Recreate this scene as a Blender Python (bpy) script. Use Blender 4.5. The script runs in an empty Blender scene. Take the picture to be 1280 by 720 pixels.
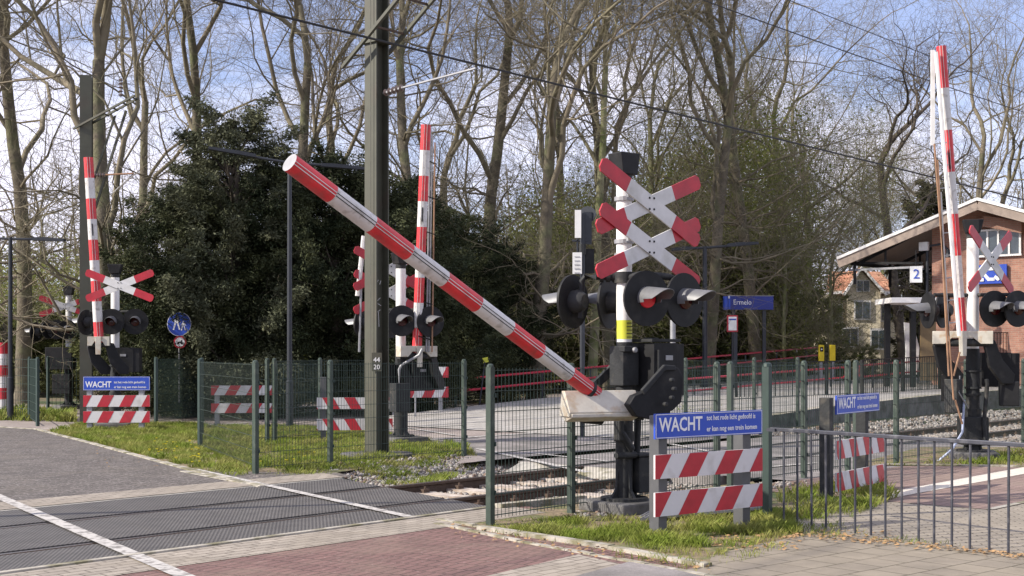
import bpy, math, random
import numpy as np
from mathutils import Vector, Matrix, noise
R = math.radians
rnd = random.Random(7)
scn = bpy.context.scene
COL = scn.collection

# ------------------------------------------------------------------ camera
F, H = 1600.0, 1.6
cam = bpy.data.cameras.new('camera'); cam_o = bpy.data.objects.new('camera', cam); COL.objects.link(cam_o)
cam_o.location = (0, 0, H); cam_o.rotation_euler = (R(90), 0, 0)
cam.sensor_width = 36; cam.lens = 36 * F / 1280; cam.shift_y = 80 / 1280
cam.clip_end = 2000; cam.clip_start = .1
scn.camera = cam_o
# ------------------------------------------------------------------ light
SUN_FROM = Vector((-.955, -.30, 0)).normalized(); ELEV = R(33)
w = bpy.data.worlds.new('World'); scn.world = w; w.use_nodes = True
nt = w.node_tree; nt.nodes.clear()
out = nt.nodes.new('ShaderNodeOutputWorld'); bg = nt.nodes.new('ShaderNodeBackground')
sky = nt.nodes.new('ShaderNodeTexSky'); sky.sky_type = 'NISHITA'; sky.sun_disc = False
sky.sun_elevation = ELEV; sky.sun_rotation = math.atan2(SUN_FROM.x, SUN_FROM.y)
sky.air_density = 1.0; sky.dust_density = .6; sky.ozone_density = 2.5
tc = nt.nodes.new('ShaderNodeTexCoord'); mp = nt.nodes.new('ShaderNodeMapping'); mp.inputs['Scale'].default_value = (1, 1, 2.6)
mp.inputs['Location'].default_value = (.35, .1, .2)
nz = nt.nodes.new('ShaderNodeTexNoise'); nz.inputs['Scale'].default_value = 3.2; nz.inputs['Detail'].default_value = 7; nz.inputs['Roughness'].default_value = .55
rp = nt.nodes.new('ShaderNodeValToRGB'); rp.color_ramp.elements[0].position = .42; rp.color_ramp.elements[1].position = .58
rp.color_ramp.elements[0].color = (.22, .22, .22, 1); rp.color_ramp.elements[1].color = (1, 1, 1, 1)
mx = nt.nodes.new('ShaderNodeMix'); mx.data_type = 'RGBA'
mx.inputs[7].default_value = (9.4, 9.3, 11.0, 1)
L = nt.links.new
L(tc.outputs['Generated'], mp.inputs['Vector']); L(mp.outputs[0], nz.inputs['Vector']); L(nz.outputs[0], rp.inputs[0])
L(rp.outputs[0], mx.inputs[0]); tn = nt.nodes.new('ShaderNodeVectorMath'); tn.operation = 'MULTIPLY'; tn.inputs[1].default_value = (1.02, 1.05, 1.32)
L(sky.outputs[0], tn.inputs[0]); L(tn.outputs[0], mx.inputs[6]); L(mx.outputs[2], bg.inputs[0]); L(bg.outputs[0], out.inputs[0])
bg.inputs[1].default_value = .095
sl = bpy.data.lights.new('sun', 'SUN'); sl.energy = 5.0; sl.angle = R(.6); sl.color = (1, .93, .82)
so = bpy.data.objects.new('sun', sl); COL.objects.link(so)
d_ = -(SUN_FROM * math.cos(ELEV) + Vector((0, 0, math.sin(ELEV))))
so.rotation_euler = d_.to_track_quat('-Z', 'Y').to_euler(); so.location = (-20, -5, 30)
scn.view_settings.view_transform = 'Standard'; scn.view_settings.look = 'None'
scn.view_settings.exposure = 0.5; scn.view_settings.gamma = 1
scn.cycles.max_bounces = 6; scn.cycles.transparent_max_bounces = 8

# ------------------------------------------------------------------ frames
D = Vector((.661, .750, 0)).normalized()      # along the railway
N = Vector((-D.y, D.x, 0))                    # across it, away from the camera
E = Vector((.80, .60, 0))                     # along the sign boards
ER = Vector((.55, -.835, 0)).normalized()     # along the road
UP = Vector((0, 0, 1))
def TS(t, s, z=0): return D * t + N * s + UP * z
def G(px, py, z=0.0):
    Y = F * (H - z) / (py - 440); return Vector(((px - 640) / F * Y, Y, z))
def AT(px, py, Y): return Vector(((px - 640) / F * Y, Y, H + (440 - py) / F * Y))

# ------------------------------------------------------------------ materials
def mat(name, col, rough=.7, metal=0, var=.15, scale=6, bump=0.0, bscale=40, col2=None, c2scale=2.0, c2lo=.5, c2hi=.65, spec=.5, wear=None):
    m = bpy.data.materials.new(name); m.use_nodes = True; t = m.node_tree; b = t.nodes['Principled BSDF']
    b.inputs['Roughness'].default_value = rough; b.inputs['Metallic'].default_value = metal
    b.inputs['Specular IOR Level'].default_value = spec
    c = t.nodes.new('ShaderNodeTexCoord')
    n = t.nodes.new('ShaderNodeTexNoise'); n.inputs['Scale'].default_value = scale; n.inputs['Detail'].default_value = 6
    n.inputs['Roughness'].default_value = .65
    t.links.new(c.outputs['Object'], n.inputs['Vector'])
    mr = t.nodes.new('ShaderNodeMapRange'); mr.inputs['From Min'].default_value = .3; mr.inputs['From Max'].default_value = .7
    mr.inputs['To Min'].default_value = 1 - var; mr.inputs['To Max'].default_value = 1 + var
    t.links.new(n.outputs[0], mr.inputs[0])
    base = t.nodes.new('ShaderNodeRGB'); base.outputs[0].default_value = (*col, 1)
    src = base.outputs[0]
    if col2:
        n2 = t.nodes.new('ShaderNodeTexNoise'); n2.inputs['Scale'].default_value = c2scale; n2.inputs['Detail'].default_value = 8
        t.links.new(c.outputs['Object'], n2.inputs['Vector'])
        r2 = t.nodes.new('ShaderNodeMapRange'); r2.inputs['From Min'].default_value = c2lo; r2.inputs['From Max'].default_value = c2hi
        t.links.new(n2.outputs[0], r2.inputs[0])
        m2 = t.nodes.new('ShaderNodeMix'); m2.data_type = 'RGBA'; m2.inputs[7].default_value = (*col2, 1)
        t.links.new(r2.outputs[0], m2.inputs[0]); t.links.new(src, m2.inputs[6]); src = m2.outputs[2]
    v = t.nodes.new('ShaderNodeVectorMath'); v.operation = 'SCALE'
    t.links.new(src, v.inputs[0]); t.links.new(mr.outputs[0], v.inputs['Scale'])
    t.links.new(v.outputs[0], b.inputs['Base Color'])
    if bump:
        n3 = t.nodes.new('ShaderNodeTexNoise'); n3.inputs['Scale'].default_value = bscale; n3.inputs['Detail'].default_value = 5
        t.links.new(c.outputs['Object'], n3.inputs['Vector'])
        bp = t.nodes.new('ShaderNodeBump'); bp.inputs['Strength'].default_value = bump; bp.inputs['Distance'].default_value = .02
        t.links.new(n3.outputs[0], bp.inputs['Height']); t.links.new(bp.outputs[0], b.inputs['Normal'])
    return m

def paving(name, c1, c2, mortar, bw, bh, ang, msize=.006, var=.12, rough=.85, dirt=None, off=.5, bump=.5, stain=.6, speck=(.62, .72)):
    m = bpy.data.materials.new(name); m.use_nodes = True; t = m.node_tree; b = t.nodes['Principled BSDF']
    b.inputs['Roughness'].default_value = rough; b.inputs['Specular IOR Level'].default_value = .3
    c = t.nodes.new('ShaderNodeTexCoord'); mpn = t.nodes.new('ShaderNodeMapping')
    mpn.inputs['Rotation'].default_value = (0, 0, ang)
    t.links.new(c.outputs['Object'], mpn.inputs['Vector'])
    br = t.nodes.new('ShaderNodeTexBrick'); br.offset = off
    br.inputs['Scale'].default_value = 1; br.inputs['Brick Width'].default_value = bw; br.inputs['Row Height'].default_value = bh
    br.inputs['Mortar Size'].default_value = msize; br.inputs['Mortar Smooth'].default_value = .2
    br.inputs['Color1'].default_value = (*c1, 1); br.inputs['Color2'].default_value = (*c2, 1); br.inputs['Mortar'].default_value = (*mortar, 1)
    t.links.new(mpn.outputs[0], br.inputs['Vector'])
    n = t.nodes.new('ShaderNodeTexNoise'); n.inputs['Scale'].default_value = 2.2; n.inputs['Detail'].default_value = 9; n.inputs['Roughness'].default_value = .7
    t.links.new(c.outputs['Object'], n.inputs['Vector'])
    mr = t.nodes.new('ShaderNodeMapRange'); mr.inputs['From Min'].default_value = .3; mr.inputs['From Max'].default_value = .7
    mr.inputs['To Min'].default_value = 1 - var; mr.inputs['To Max'].default_value = 1 + var
    t.links.new(n.outputs[0], mr.inputs[0])
    src = br.outputs[0]
    nf = t.nodes.new('ShaderNodeTexNoise'); nf.inputs['Scale'].default_value = 30; nf.inputs['Detail'].default_value = 4
    t.links.new(c.outputs['Object'], nf.inputs['Vector'])
    dr = t.nodes.new('ShaderNodeMapRange'); dr.inputs['From Min'].default_value = speck[0]; dr.inputs['From Max'].default_value = speck[1]
    dr.inputs['To Max'].default_value = .55
    t.links.new(nf.outputs[0], dr.inputs[0])
    dm = t.nodes.new('ShaderNodeMix'); dm.data_type = 'RGBA'; dm.inputs[7].default_value = (*(dirt or tuple(min(1, x * 1.8) for x in c1)), 1)
    t.links.new(dr.outputs[0], dm.inputs[0]); t.links.new(src, dm.inputs[6]); src = dm.outputs[2]
    ns = t.nodes.new('ShaderNodeTexNoise'); ns.inputs['Scale'].default_value = .9; ns.inputs['Detail'].default_value = 10; ns.inputs['Roughness'].default_value = .72; ns.inputs['Distortion'].default_value = .6
    t.links.new(c.outputs['Object'], ns.inputs['Vector'])
    sr = t.nodes.new('ShaderNodeMapRange'); sr.inputs['From Min'].default_value = .47; sr.inputs['From Max'].default_value = .66; sr.inputs['To Max'].default_value = stain
    t.links.new(ns.outputs[0], sr.inputs[0])
    sm = t.nodes.new('ShaderNodeMix'); sm.data_type = 'RGBA'; sm.inputs[7].default_value = (*[(x * .55 + y * .45) for x, y in zip(c1, (.26, .22, .16))], 1)
    t.links.new(sr.outputs[0], sm.inputs[0]); t.links.new(src, sm.inputs[6]); src = sm.outputs[2]
    v = t.nodes.new('ShaderNodeVectorMath'); v.operation = 'SCALE'
    t.links.new(src, v.inputs[0]); t.links.new(mr.outputs[0], v.inputs['Scale']); t.links.new(v.outputs[0], b.inputs['Base Color'])
    bp = t.nodes.new('ShaderNodeBump'); bp.inputs['Strength'].default_value = bump; bp.inputs['Distance'].default_value = .008; bp.invert = True
    t.links.new(br.outputs['Fac'], bp.inputs['Height']); t.links.new(bp.outputs[0], b.inputs['Normal'])
    return m

ROAD_ANG = -math.atan2(ER.y, ER.x)
TRK_ANG = -math.atan2(D.y, D.x)
M = dict(
 white=mat('white_paint', (.74, .73, .71), .45, var=.07, scale=3, col2=(.52, .50, .46), c2scale=5, c2lo=.58, c2hi=.8),
 white_dirty=mat('weathered_white_sheet', (.60, .59, .58), .5, var=.08, col2=(.42, .41, .38), c2scale=4, c2lo=.5, c2hi=.75),
 refl_white=mat('reflective_white', (.60, .585, .585), .5, var=.05, col2=(.42, .40, .38), c2scale=6, c2lo=.52, c2hi=.75),
 refl_red=mat('reflective_red', (.42, .018, .032), .4, var=.2, col2=(.36, .03, .04), c2scale=4, c2lo=.5, c2hi=.7),
 boom_red=mat('boom_red', (.60, .03, .038), .45, var=.18, col2=(.40, .05, .05), c2scale=9, c2lo=.48, c2hi=.70),
 boom_white=mat('boom_white', (.62, .60, .58), .5, var=.12, col2=(.34, .32, .29), c2scale=12, c2lo=.53, c2hi=.70),
 groove=mat('boom_groove', (.22, .06, .08), .7, var=.2),
 cream=mat('galvanised_cream', (.50, .465, .39), .5, .1, var=.15, col2=(.42, .33, .23), c2scale=9, c2lo=.52, c2hi=.68),
 black=mat('black_enamel', (.010, .010, .011), .6, spec=.3, var=.35, scale=9, col2=(.032, .030, .028), c2scale=5, c2lo=.55, c2hi=.75),
 darkgrey=mat('dark_cast_iron', (.024, .025, .026), .65, spec=.3, var=.25, bump=.2, col2=(.07, .064, .055), c2scale=7, c2lo=.55, c2hi=.72),
 steel=mat('galvanised_steel', (.30, .30, .31), .5, .4, var=.15, scale=8),
 railing=mat('blue_grey_railing', (.05, .052, .066), .45, .2, var=.2, scale=12, col2=(.13, .13, .14), c2scale=8, c2lo=.55, c2hi=.7),
 green=mat('green_fence_steel', (.024, .045, .034), .5, .1, var=.25, scale=7),
 green_post=mat('green_fence_post', (.036, .054, .041), .5, .1, var=.25, scale=5, col2=(.075, .09, .072), c2scale=9, c2lo=.52, c2hi=.7),
 green_dark=mat('dark_green_post', (.025, .045, .038), .5, .1, var=.2, scale=5),
 mast=mat('olive_steel_mast', (.066, .066, .046), .55, .1, var=.18, scale=2.5, col2=(.07, .06, .043), c2scale=2.2, c2lo=.5, c2hi=.7),
 mast_edge=mat('mast_flange_edge', (.16, .155, .12), .5, .1, var=.15),
 lampgrey=mat('hood_grey', (.15, .15, .155), .45, .2, var=.15, scale=8),
 lens_on=None, lens_off=mat('dark_red_lens', (.05, .006, .008), .15, var=.1),
 lens_half=mat('bright_red_lens', (.75, .03, .05), .2, var=.05),
 blue=mat('sign_blue', (.020, .065, .42), .4, var=.07, col2=(.04, .09, .40), c2scale=3, c2lo=.5, c2hi=.8),
 blue_dark=mat('station_blue', (.01, .022, .20), .4, var=.1),
 ivory=mat('sign_lettering', (.72, .72, .74), .5, var=.03),
 yellow=mat('yellow_plastic', (.75, .56, .02), .45, var=.08),
 sticker=mat('yellow_sticker', (.60, .60, .05), .5, var=.08),
 post_al=mat('aluminium_post', (.095, .095, .098), .5, .25, var=.15),
 red_rail=mat('red_handrail', (.48, .02, .05), .35, var=.12),
 lamp_post=mat('dark_blue_post', (.02, .023, .03), .45, var=.2),
 concrete=mat('concrete', (.36, .34, .30), .9, var=.15, scale=8, bump=.3, col2=(.2, .19, .17), c2scale=3, c2lo=.45, c2hi=.7),
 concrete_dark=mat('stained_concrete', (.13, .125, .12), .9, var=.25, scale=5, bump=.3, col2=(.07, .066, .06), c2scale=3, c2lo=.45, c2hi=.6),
 sleeper=mat('sleeper_concrete', (.46, .40, .34), .9, var=.2, scale=8, bump=.3, col2=(.25, .19, .14), c2scale=6, c2lo=.45, c2hi=.7),
 rail=mat('rail_rust', (.085, .055, .038), .75, .2, var=.25, scale=10, bump=.2),
 railtop=mat('rail_head', (.34, .32, .30), .3, .9, var=.15),
 stone=mat('ballast_stone', (.24, .222, .20), .9, var=.5, scale=9, bump=.3, col2=(.16, .12, .095), c2scale=6, c2lo=.45, c2hi=.7),
 trackbed=mat('trackbed', (.13, .11, .09), .95, var=.35, scale=14, bump=.8, bscale=30),
 rubber=None,
 wood=mat('weathered_wood', (.30, .17, .10), .8, var=.25, scale=8),
 insul=mat('brown_insulator', (.13, .09, .075), .4, var=.15),
 cable=mat('black_cable', (.012, .012, .014), .6, var=.1),
 cable_blue=mat('pale_blue_cable', (.32, .36, .48), .5, var=.1),
 bark=mat('bark_brown', (.125, .105, .073), .9, var=.35, scale=5, bump=.8, bscale=18, col2=(.14, .145, .07), c2scale=1.3, c2lo=.48, c2hi=.66),
 bark_dark=mat('bark_dark', (.075, .06, .045), .9, var=.3, scale=5, bump=.8, bscale=18),
 bark_pale=mat('bark_pale', (.26, .25, .14), .9, var=.3, scale=4, bump=.5, col2=(.13, .15, .05), c2scale=2, c2lo=.45, c2hi=.6),
 twig=mat('twigs', (.20, .165, .115), .9, var=.25, scale=1.5, col2=(.17, .15, .095), c2scale=.4, c2lo=.4, c2hi=.6),
 twig_dark=mat('twigs_dark', (.10, .08, .06), .9, var=.25, scale=1.5),
 twig_pale=mat('twigs_pale', (.19, .17, .10), .9, var=.25, scale=1.5),
 litter=mat('woodland_floor', (.15, .115, .07), .95, var=.35, scale=5, bump=.6, bscale=12, col2=(.06, .085, .025), c2scale=.6, c2lo=.42, c2hi=.6),
 verge=mat('verge_soil', (.12, .12, .045), .95, var=.4, scale=9, bump=.8, bscale=25, col2=(.20, .15, .09), c2scale=3.2, c2lo=.42, c2hi=.54),
 line=mat('road_paint', (.50, .475, .44), .75, var=.25, scale=14, col2=(.20, .185, .17), c2scale=14, c2lo=.48, c2hi=.60),
 kerb=mat('kerb_concrete', (.37, .34, .285), .9, var=.22, scale=9, bump=.3, col2=(.17, .155, .09), c2scale=4, c2lo=.46, c2hi=.60),
 roofwhite=mat('white_fascia', (.72, .70, .68), .5, var=.05),
 soffit=mat('timber_soffit', (.28, .22, .18), .7, var=.1),
 rooftop=mat('bitumen_roof', (.16, .15, .14), .9, var=.1),
 glass=mat('window_glass', (.05, .065, .075), .08, var=.2, spec=.8),
 render=mat('beige_render', (.66, .58, .42), .9, var=.15, scale=1.5),
 brown_panel=mat('brown_panel', (.20, .14, .07), .6, var=.15),
 leaf=mat('yellow_leaf_litter', (.33, .20, .09), .9, var=.4, scale=9),
)
M['lens_on'] = mat('lit_red_lens', (.9, .02, .06), .3, var=.02)
bn = M['lens_on'].node_tree.nodes['Principled BSDF']; bn.inputs['Emission Color'].default_value = (1, .02, .06, 1); bn.inputs['Emission Strength'].default_value = .9

def leafmat(name, c1, c2, scale=.8, lo=.42, hi=.6, trans=.25):
    m = mat(name, c1, .6, var=.35, scale=3.0, col2=c2, c2scale=scale, c2lo=lo, c2hi=hi, spec=.12)
    t = m.node_tree; b = t.nodes['Principled BSDF']; o = t.nodes['Material Output']
    tr = t.nodes.new('ShaderNodeBsdfTranslucent'); mxs = t.nodes.new('ShaderNodeMixShader'); mxs.inputs[0].default_value = trans
    src = b.inputs['Base Color'].links[0].from_socket
    t.links.new(src, tr.inputs[0]); t.links.new(b.outputs[0], mxs.inputs[1]); t.links.new(tr.outputs[0], mxs.inputs[2]); t.links.new(mxs.outputs[0], o.inputs[0])
    return m
M['yew'] = leafmat('yew_foliage', (.022, .030, .014), (.070, .078, .036), trans=.06)
M['holly'] = leafmat('holly_foliage', (.045, .052, .03), (.115, .12, .07), trans=.1)
M['ivy'] = leafmat('ivy_foliage', (.095, .105, .038), (.15, .155, .06), trans=.25)
M['spring'] = leafmat('spring_foliage', (.15, .175, .04), (.22, .23, .075), trans=.35)
M['grass'] = leafmat('grass_blades', (.17, .22, .035), (.27, .27, .08), scale=1.6, trans=.35)
M['flower'] = mat('dandelion', (.80, .66, .02), .6, var=.1)
M['fir'] = leafmat('fir_foliage', (.06, .058, .028), (.085, .08, .035), trans=.1)

M['brickdark'] = paving('dark_road_bricks', (.098, .086, .079), (.135, .118, .108), (.05, .045, .040), .105, .21, R(20), .008, .22, dirt=(.36, .33, .30), stain=.3, speck=(.56, .64))
M['greypaver'] = paving('grey_pavers', (.27, .235, .195), (.33, .29, .24), (.12, .10, .08), .21, .105, TRK_ANG, .008, .2, dirt=(.46, .41, .34))
M['redpaver'] = paving('red_pavers', (.160, .094, .084), (.195, .113, .100), (.058, .044, .038), .088, .21, R(32), .006, .16, dirt=(.40, .30, .27))
M['redpath'] = paving('red_path', (.215, .15, .13), (.25, .175, .15), (.12, .095, .075), .21, .105, TRK_ANG, .006, .16)
M['slab'] = paving('slab_paving', (.215, .185, .145), (.25, .215, .165), (.09, .078, .052), .30, .30, TRK_ANG + R(8), .008, .2, dirt=(.30, .26, .2))
M['slabs_right'] = paving('block_paving', (.27, .235, .19), (.31, .27, .215), (.11, .095, .07), .21, .07, R(4), .008, .2)  # close joint rows also stand in for the railing bars' shadow lines
M['asphalt'] = mat('asphalt', (.15, .138, .128), .9, var=.2, scale=40, bump=.3, bscale=60, col2=(.25, .225, .215), c2scale=1.2, c2lo=.42, c2hi=.62)
M['asphalt_pink'] = mat('pinkish_asphalt', (.23, .19, .17), .9, var=.25, scale=30, bump=.3, bscale=60, col2=(.31, .265, .235), c2scale=1.1, c2lo=.4, c2hi=.6)
M['platform'] = paving('platform_paving', (.31, .295, .27), (.37, .35, .325), (.15, .14, .13), .60, .30, TRK_ANG, .012, .15)
M['brickwall'] = paving('brick_wall', (.30, .14, .10), (.38, .19, .135), (.32, .24, .19), .21, .0625, 0, .008, .15)
# brick wall texture must run in the wall plane: u along the wall, v up
def wallcoords(m, ax):
    t = m.node_tree
    mpn = [n for n in t.nodes if n.type == 'MAPPING'][0]; c = [n for n in t.nodes if n.type == 'TEX_COORD'][0]
    dot = t.nodes.new('ShaderNodeVectorMath'); dot.operation = 'DOT_PRODUCT'; dot.inputs[1].default_value = ax
    sep = t.nodes.new('ShaderNodeSeparateXYZ'); cmb = t.nodes.new('ShaderNodeCombineXYZ')
    t.links.new(c.outputs['Object'], dot.inputs[0]); t.links.new(c.outputs['Object'], sep.inputs[0])
    t.links.new(dot.outputs['Value'], cmb.inputs[0]); t.links.new(sep.outputs[2], cmb.inputs[1]); t.links.new(cmb.outputs[0], mpn.inputs['Vector'])
EG = Vector((.75, -.66, 0)).normalized()
wallcoords(M['brickwall'], EG + D * .9)
M['rooftile'] = paving('orange_roof_tiles', (.42, .20, .12), (.50, .26, .16), (.25, .09, .05), .25, .3, 0, .02, .2)
wallcoords(M['rooftile'], (1, .3, 0))

def rubber_mat():
    m = bpy.data.materials.new('ribbed_rubber_panel'); m.use_nodes = True; t = m.node_tree; b = t.nodes['Principled BSDF']
    b.inputs['Roughness'].default_value = .7
    c = t.nodes.new('ShaderNodeTexCoord'); mpn = t.nodes.new('ShaderNodeMapping'); mpn.inputs['Rotation'].default_value = (0, 0, R(-9))
    t.links.new(c.outputs['Object'], mpn.inputs[0])
    wv = t.nodes.new('ShaderNodeTexWave'); wv.wave_type = 'BANDS'; wv.bands_direction = 'X'; wv.inputs['Scale'].default_value = 9.5
    wv.inputs['Distortion'].default_value = .0
    t.links.new(mpn.outputs[0], wv.inputs['Vector'])
    n = t.nodes.new('ShaderNodeTexNoise'); n.inputs['Scale'].default_value = 3; n.inputs['Detail'].default_value = 8
    t.links.new(c.outputs['Object'], n.inputs['Vector'])
    r = t.nodes.new('ShaderNodeValToRGB'); r.color_ramp.elements[0].color = (.052, .048, .045, 1); r.color_ramp.elements[1].color = (.108, .10, .092, 1)
    t.links.new(wv.outputs[0], r.inputs[0])
    mr = t.nodes.new('ShaderNodeMapRange'); mr.inputs['From Min'].default_value = .3; mr.inputs['From Max'].default_value = .7
    mr.inputs['To Min'].default_value = .75; mr.inputs['To Max'].default_value = 1.25
    n.inputs['Roughness'].default_value = .7
    t.links.new(n.outputs[0], mr.inputs[0])
    v = t.nodes.new('ShaderNodeVectorMath'); v.operation = 'SCALE'
    t.links.new(r.outputs[0], v.inputs[0]); t.links.new(mr.outputs[0], v.inputs['Scale']); t.links.new(v.outputs[0], b.inputs['Base Color'])
    bp = t.nodes.new('ShaderNodeBump'); bp.inputs['Strength'].default_value = .4; bp.inputs['Distance'].default_value = .006
    t.links.new(wv.outputs[0], bp.inputs['Height']); t.links.new(bp.outputs[0], b.inputs['Normal'])
    return m
M['rubber'] = rubber_mat()

# ------------------------------------------------------------------ builders
class MB:
    def __init__(s): s.v = []; s.f = []; s.m = []; s.mats = []
    def mi(s, m):
        if m not in s.mats: s.mats.append(m)
        return s.mats.index(m)
    def add(s, vs, fs, m):
        k = len(s.v); s.v += [tuple(v) for v in vs]; i = s.mi(m)
        for f in fs: s.f.append(tuple(a + k for a in f)); s.m.append(i)
        return s
    def box(s, c, size, m, x=Vector((1, 0, 0)), z=UP):
        """box centred on c, size along x, y (= z cross x), z"""
        c = Vector(c); x = Vector(x).normalized(); z = Vector(z).normalized(); y = z.cross(x).normalized(); z = x.cross(y)
        a, b, h = [q / 2 for q in size]
        vs = [c + x * i * a + y * j * b + z * k * h for k in (-1, 1) for j in (-1, 1) for i in (-1, 1)]
        return s.add(vs, [(0, 2, 3, 1), (4, 5, 7, 6), (0, 1, 5, 4), (2, 6, 7, 3), (0, 4, 6, 2), (1, 3, 7, 5)], m)
    def tube(s, pts, r, m, n=8, cap=True):
        pts = [Vector(p) for p in pts]; rs = r if isinstance(r, (list, tuple)) else [r] * len(pts)
        vs = []
        ref = None
        for i, p in enumerate(pts):
            d = (pts[min(i + 1, len(pts) - 1)] - pts[max(i - 1, 0)]).normalized()
            if ref is None: ref = Vector((0, 0, 1)) if abs(d.z) < .9 else Vector((1, 0, 0))
            a = d.cross(ref).normalized(); b = d.cross(a).normalized(); ref = b.cross(d) if False else ref
            for k in range(n):
                q = 2 * math.pi * (k + .5) / n; vs.append(p + (a * math.cos(q) + b * math.sin(q)) * rs[i])
        fs = []
        for i in range(len(pts) - 1):
            for k in range(n):
                k2 = (k + 1) % n; fs.append((i * n + k, i * n + k2, (i + 1) * n + k2, (i + 1) * n + k))
        if cap: fs.append(tuple(range(n))[::-1]); fs.append(tuple((len(pts) - 1) * n + k for k in range(n)))
        return s.add(vs, fs, m)
    def prism(s, poly, o, x, y, depth, m, centre=True):
        """polygon in the (x, y) plane at o, thickness depth along x cross y"""
        o = Vector(o); x = Vector(x).normalized(); y = Vector(y).normalized(); nn = x.cross(y).normalized()
        k0 = -depth / 2 if centre else 0
        n = len(poly)
        vs = [o + x * p[0] + y * p[1] + nn * k0 for p in poly] + [o + x * p[0] + y * p[1] + nn * (k0 + depth) for p in poly]
        fs = [tuple(range(n))[::-1], tuple(range(n, 2 * n))] + [(i, (i + 1) % n, n + (i + 1) % n, n + i) for i in range(n)]
        return s.add(vs, fs, m)
    def slab(s, pts, z0, z1, m):
        n = len(pts); vs = [(p[0], p[1], z0) for p in pts] + [(p[0], p[1], z1) for p in pts]
        return s.add(vs, [tuple(range(n))[::-1], tuple(range(n, 2 * n))] + [(i, (i + 1) % n, n + (i + 1) % n, n + i) for i in range(n)], m)
    def build(s, name, parent=None, smooth=False, loc=None, bevel=0):
        org = root_loc(parent) if parent is not None else Vector(loc or (0, 0, 0))
        me = bpy.data.meshes.new(name)
        me.from_pydata([(v[0] - org.x, v[1] - org.y, v[2] - org.z) for v in s.v], [], s.f)
        for m in s.mats: me.materials.append(m)
        me.polygons.foreach_set('material_index', s.m)
        if smooth:
            me.polygons.foreach_set('use_smooth', [True] * len(s.f))
            try: me.set_sharp_from_angle(angle=R(40))
            except Exception: pass
        me.update()
        o = bpy.data.objects.new(name, me); COL.objects.link(o)
        if parent is not None: o.parent = parent
        else: o.location = org
        if bevel:
            b = o.modifiers.new('bevel', 'BEVEL'); b.width = bevel; b.segments = 2; b.limit_method = 'ANGLE'; b.angle_limit = R(40)
        return o
def root_loc(o):
    while o.parent is not None: o = o.parent
    return Vector(o.location)
def tag(o, label=None, cat=None, group=None, kind=None):
    if label: o['label'] = label
    if cat: o['category'] = cat
    if group: o['group'] = group
    if kind: o['kind'] = kind
    return o
def thing(name, label, cat, loc, group=None):
    o = bpy.data.objects.new(name, None); COL.objects.link(o); o.location = loc; o.empty_display_size = .2
    return tag(o, label, cat, group)
def text_mesh(mb, s, o, x, y, size, m, depth=.002, align='LEFT', sx=1.0, bold=0.0, shear=0):
    """lettering laid in the (x, y) plane at o"""
    c = bpy.data.curves.new('txt', 'FONT'); c.body = s; c.size = size; c.align_x = align; c.extrude = depth; c.offset = bold; c.resolution_u = 2; c.shear = shear
    ob = bpy.data.objects.new('txt', c); COL.objects.link(ob)
    dg = bpy.context.evaluated_depsgraph_get(); me = bpy.data.meshes.new_from_object(ob.evaluated_get(dg))
    x = Vector(x).normalized(); y = Vector(y).normalized(); n = x.cross(y)
    vs = [Vector(o) + x * v.co.x * sx + y * v.co.y + n * v.co.z for v in me.vertices]
    mb.add(vs, [tuple(p.vertices) for p in me.polygons], m)
    bpy.data.objects.remove(ob); bpy.data.curves.remove(c); bpy.data.meshes.remove(me)
def npmesh(name, verts, faces, mats, parent=None, loc=(0, 0, 0), midx=None):
    me = bpy.data.meshes.new(name); nf, k = faces.shape
    me.vertices.add(len(verts)); me.vertices.foreach_set('co', np.ascontiguousarray(verts, np.float32).ravel())
    me.loops.add(nf * k); me.loops.foreach_set('vertex_index', np.ascontiguousarray(faces, np.int32).ravel())
    me.polygons.add(nf); me.polygons.foreach_set('loop_start', np.arange(0, nf * k, k, dtype=np.int32))
    me.polygons.foreach_set('loop_total', np.full(nf, k, dtype=np.int32))
    for m in mats: me.materials.append(m)
    if midx is not None: me.polygons.foreach_set('material_index', np.ascontiguousarray(midx, np.int32))
    me.update(calc_edges=True); me.validate()
    o = bpy.data.objects.new(name, me); COL.objects.link(o); o.location = loc
    if parent: o.parent = parent
    return o

# ================================================================== GROUND
# one sheet to the horizon, sunk where the railway runs
ss = [-500, -60, 0, 5, 7.5, 8.35, 8.62, 12.55, 12.8, 13.6, 16, 25, 80, 700]
zz = [0, 0, 0, 0, 0, -.10, -.17, -.17, -.10, 0, 0, 0, 0, 0]
tt = [-500, -100, -20, 0, 5, 9.0, 14, 20, 25, 30, 40, 60, 100, 300, 900]
vs = [TS(t, s, z) for t in tt for s, z in zip(ss, zz)]; n = len(ss)
g = MB()
for i in range(len(tt) - 1):
    for j in range(n - 1):
        a = i * n + j
        g.f.append((a, a + n, a + n + 1, a + 1)); s_ = (ss[j] + ss[j + 1]) / 2
        g.m.append(0 if 8 < s_ < 13.0 else 1)
g.v = [tuple(v) for v in vs]; g.mats = [M['trackbed'], M['litter']]
tag(g.build('ground'), kind='structure')

def sheet(name, pts, m, z=.004, kind='structure'):
    from mathutils.geometry import tessellate_polygon
    q = [Vector((p[0], p[1], 0)) for p in pts]; fs = []
    for tr in tessellate_polygon([q]):
        a, b, c = tr
        if (q[b] - q[a]).cross(q[c] - q[a]).z < 0: a, b, c = a, c, b
        fs.append((a, b, c))
    mb = MB(); mb.add([(p[0], p[1], z) for p in pts], fs, m); o = mb.build(name)
    return tag(o, kind=kind)

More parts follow.
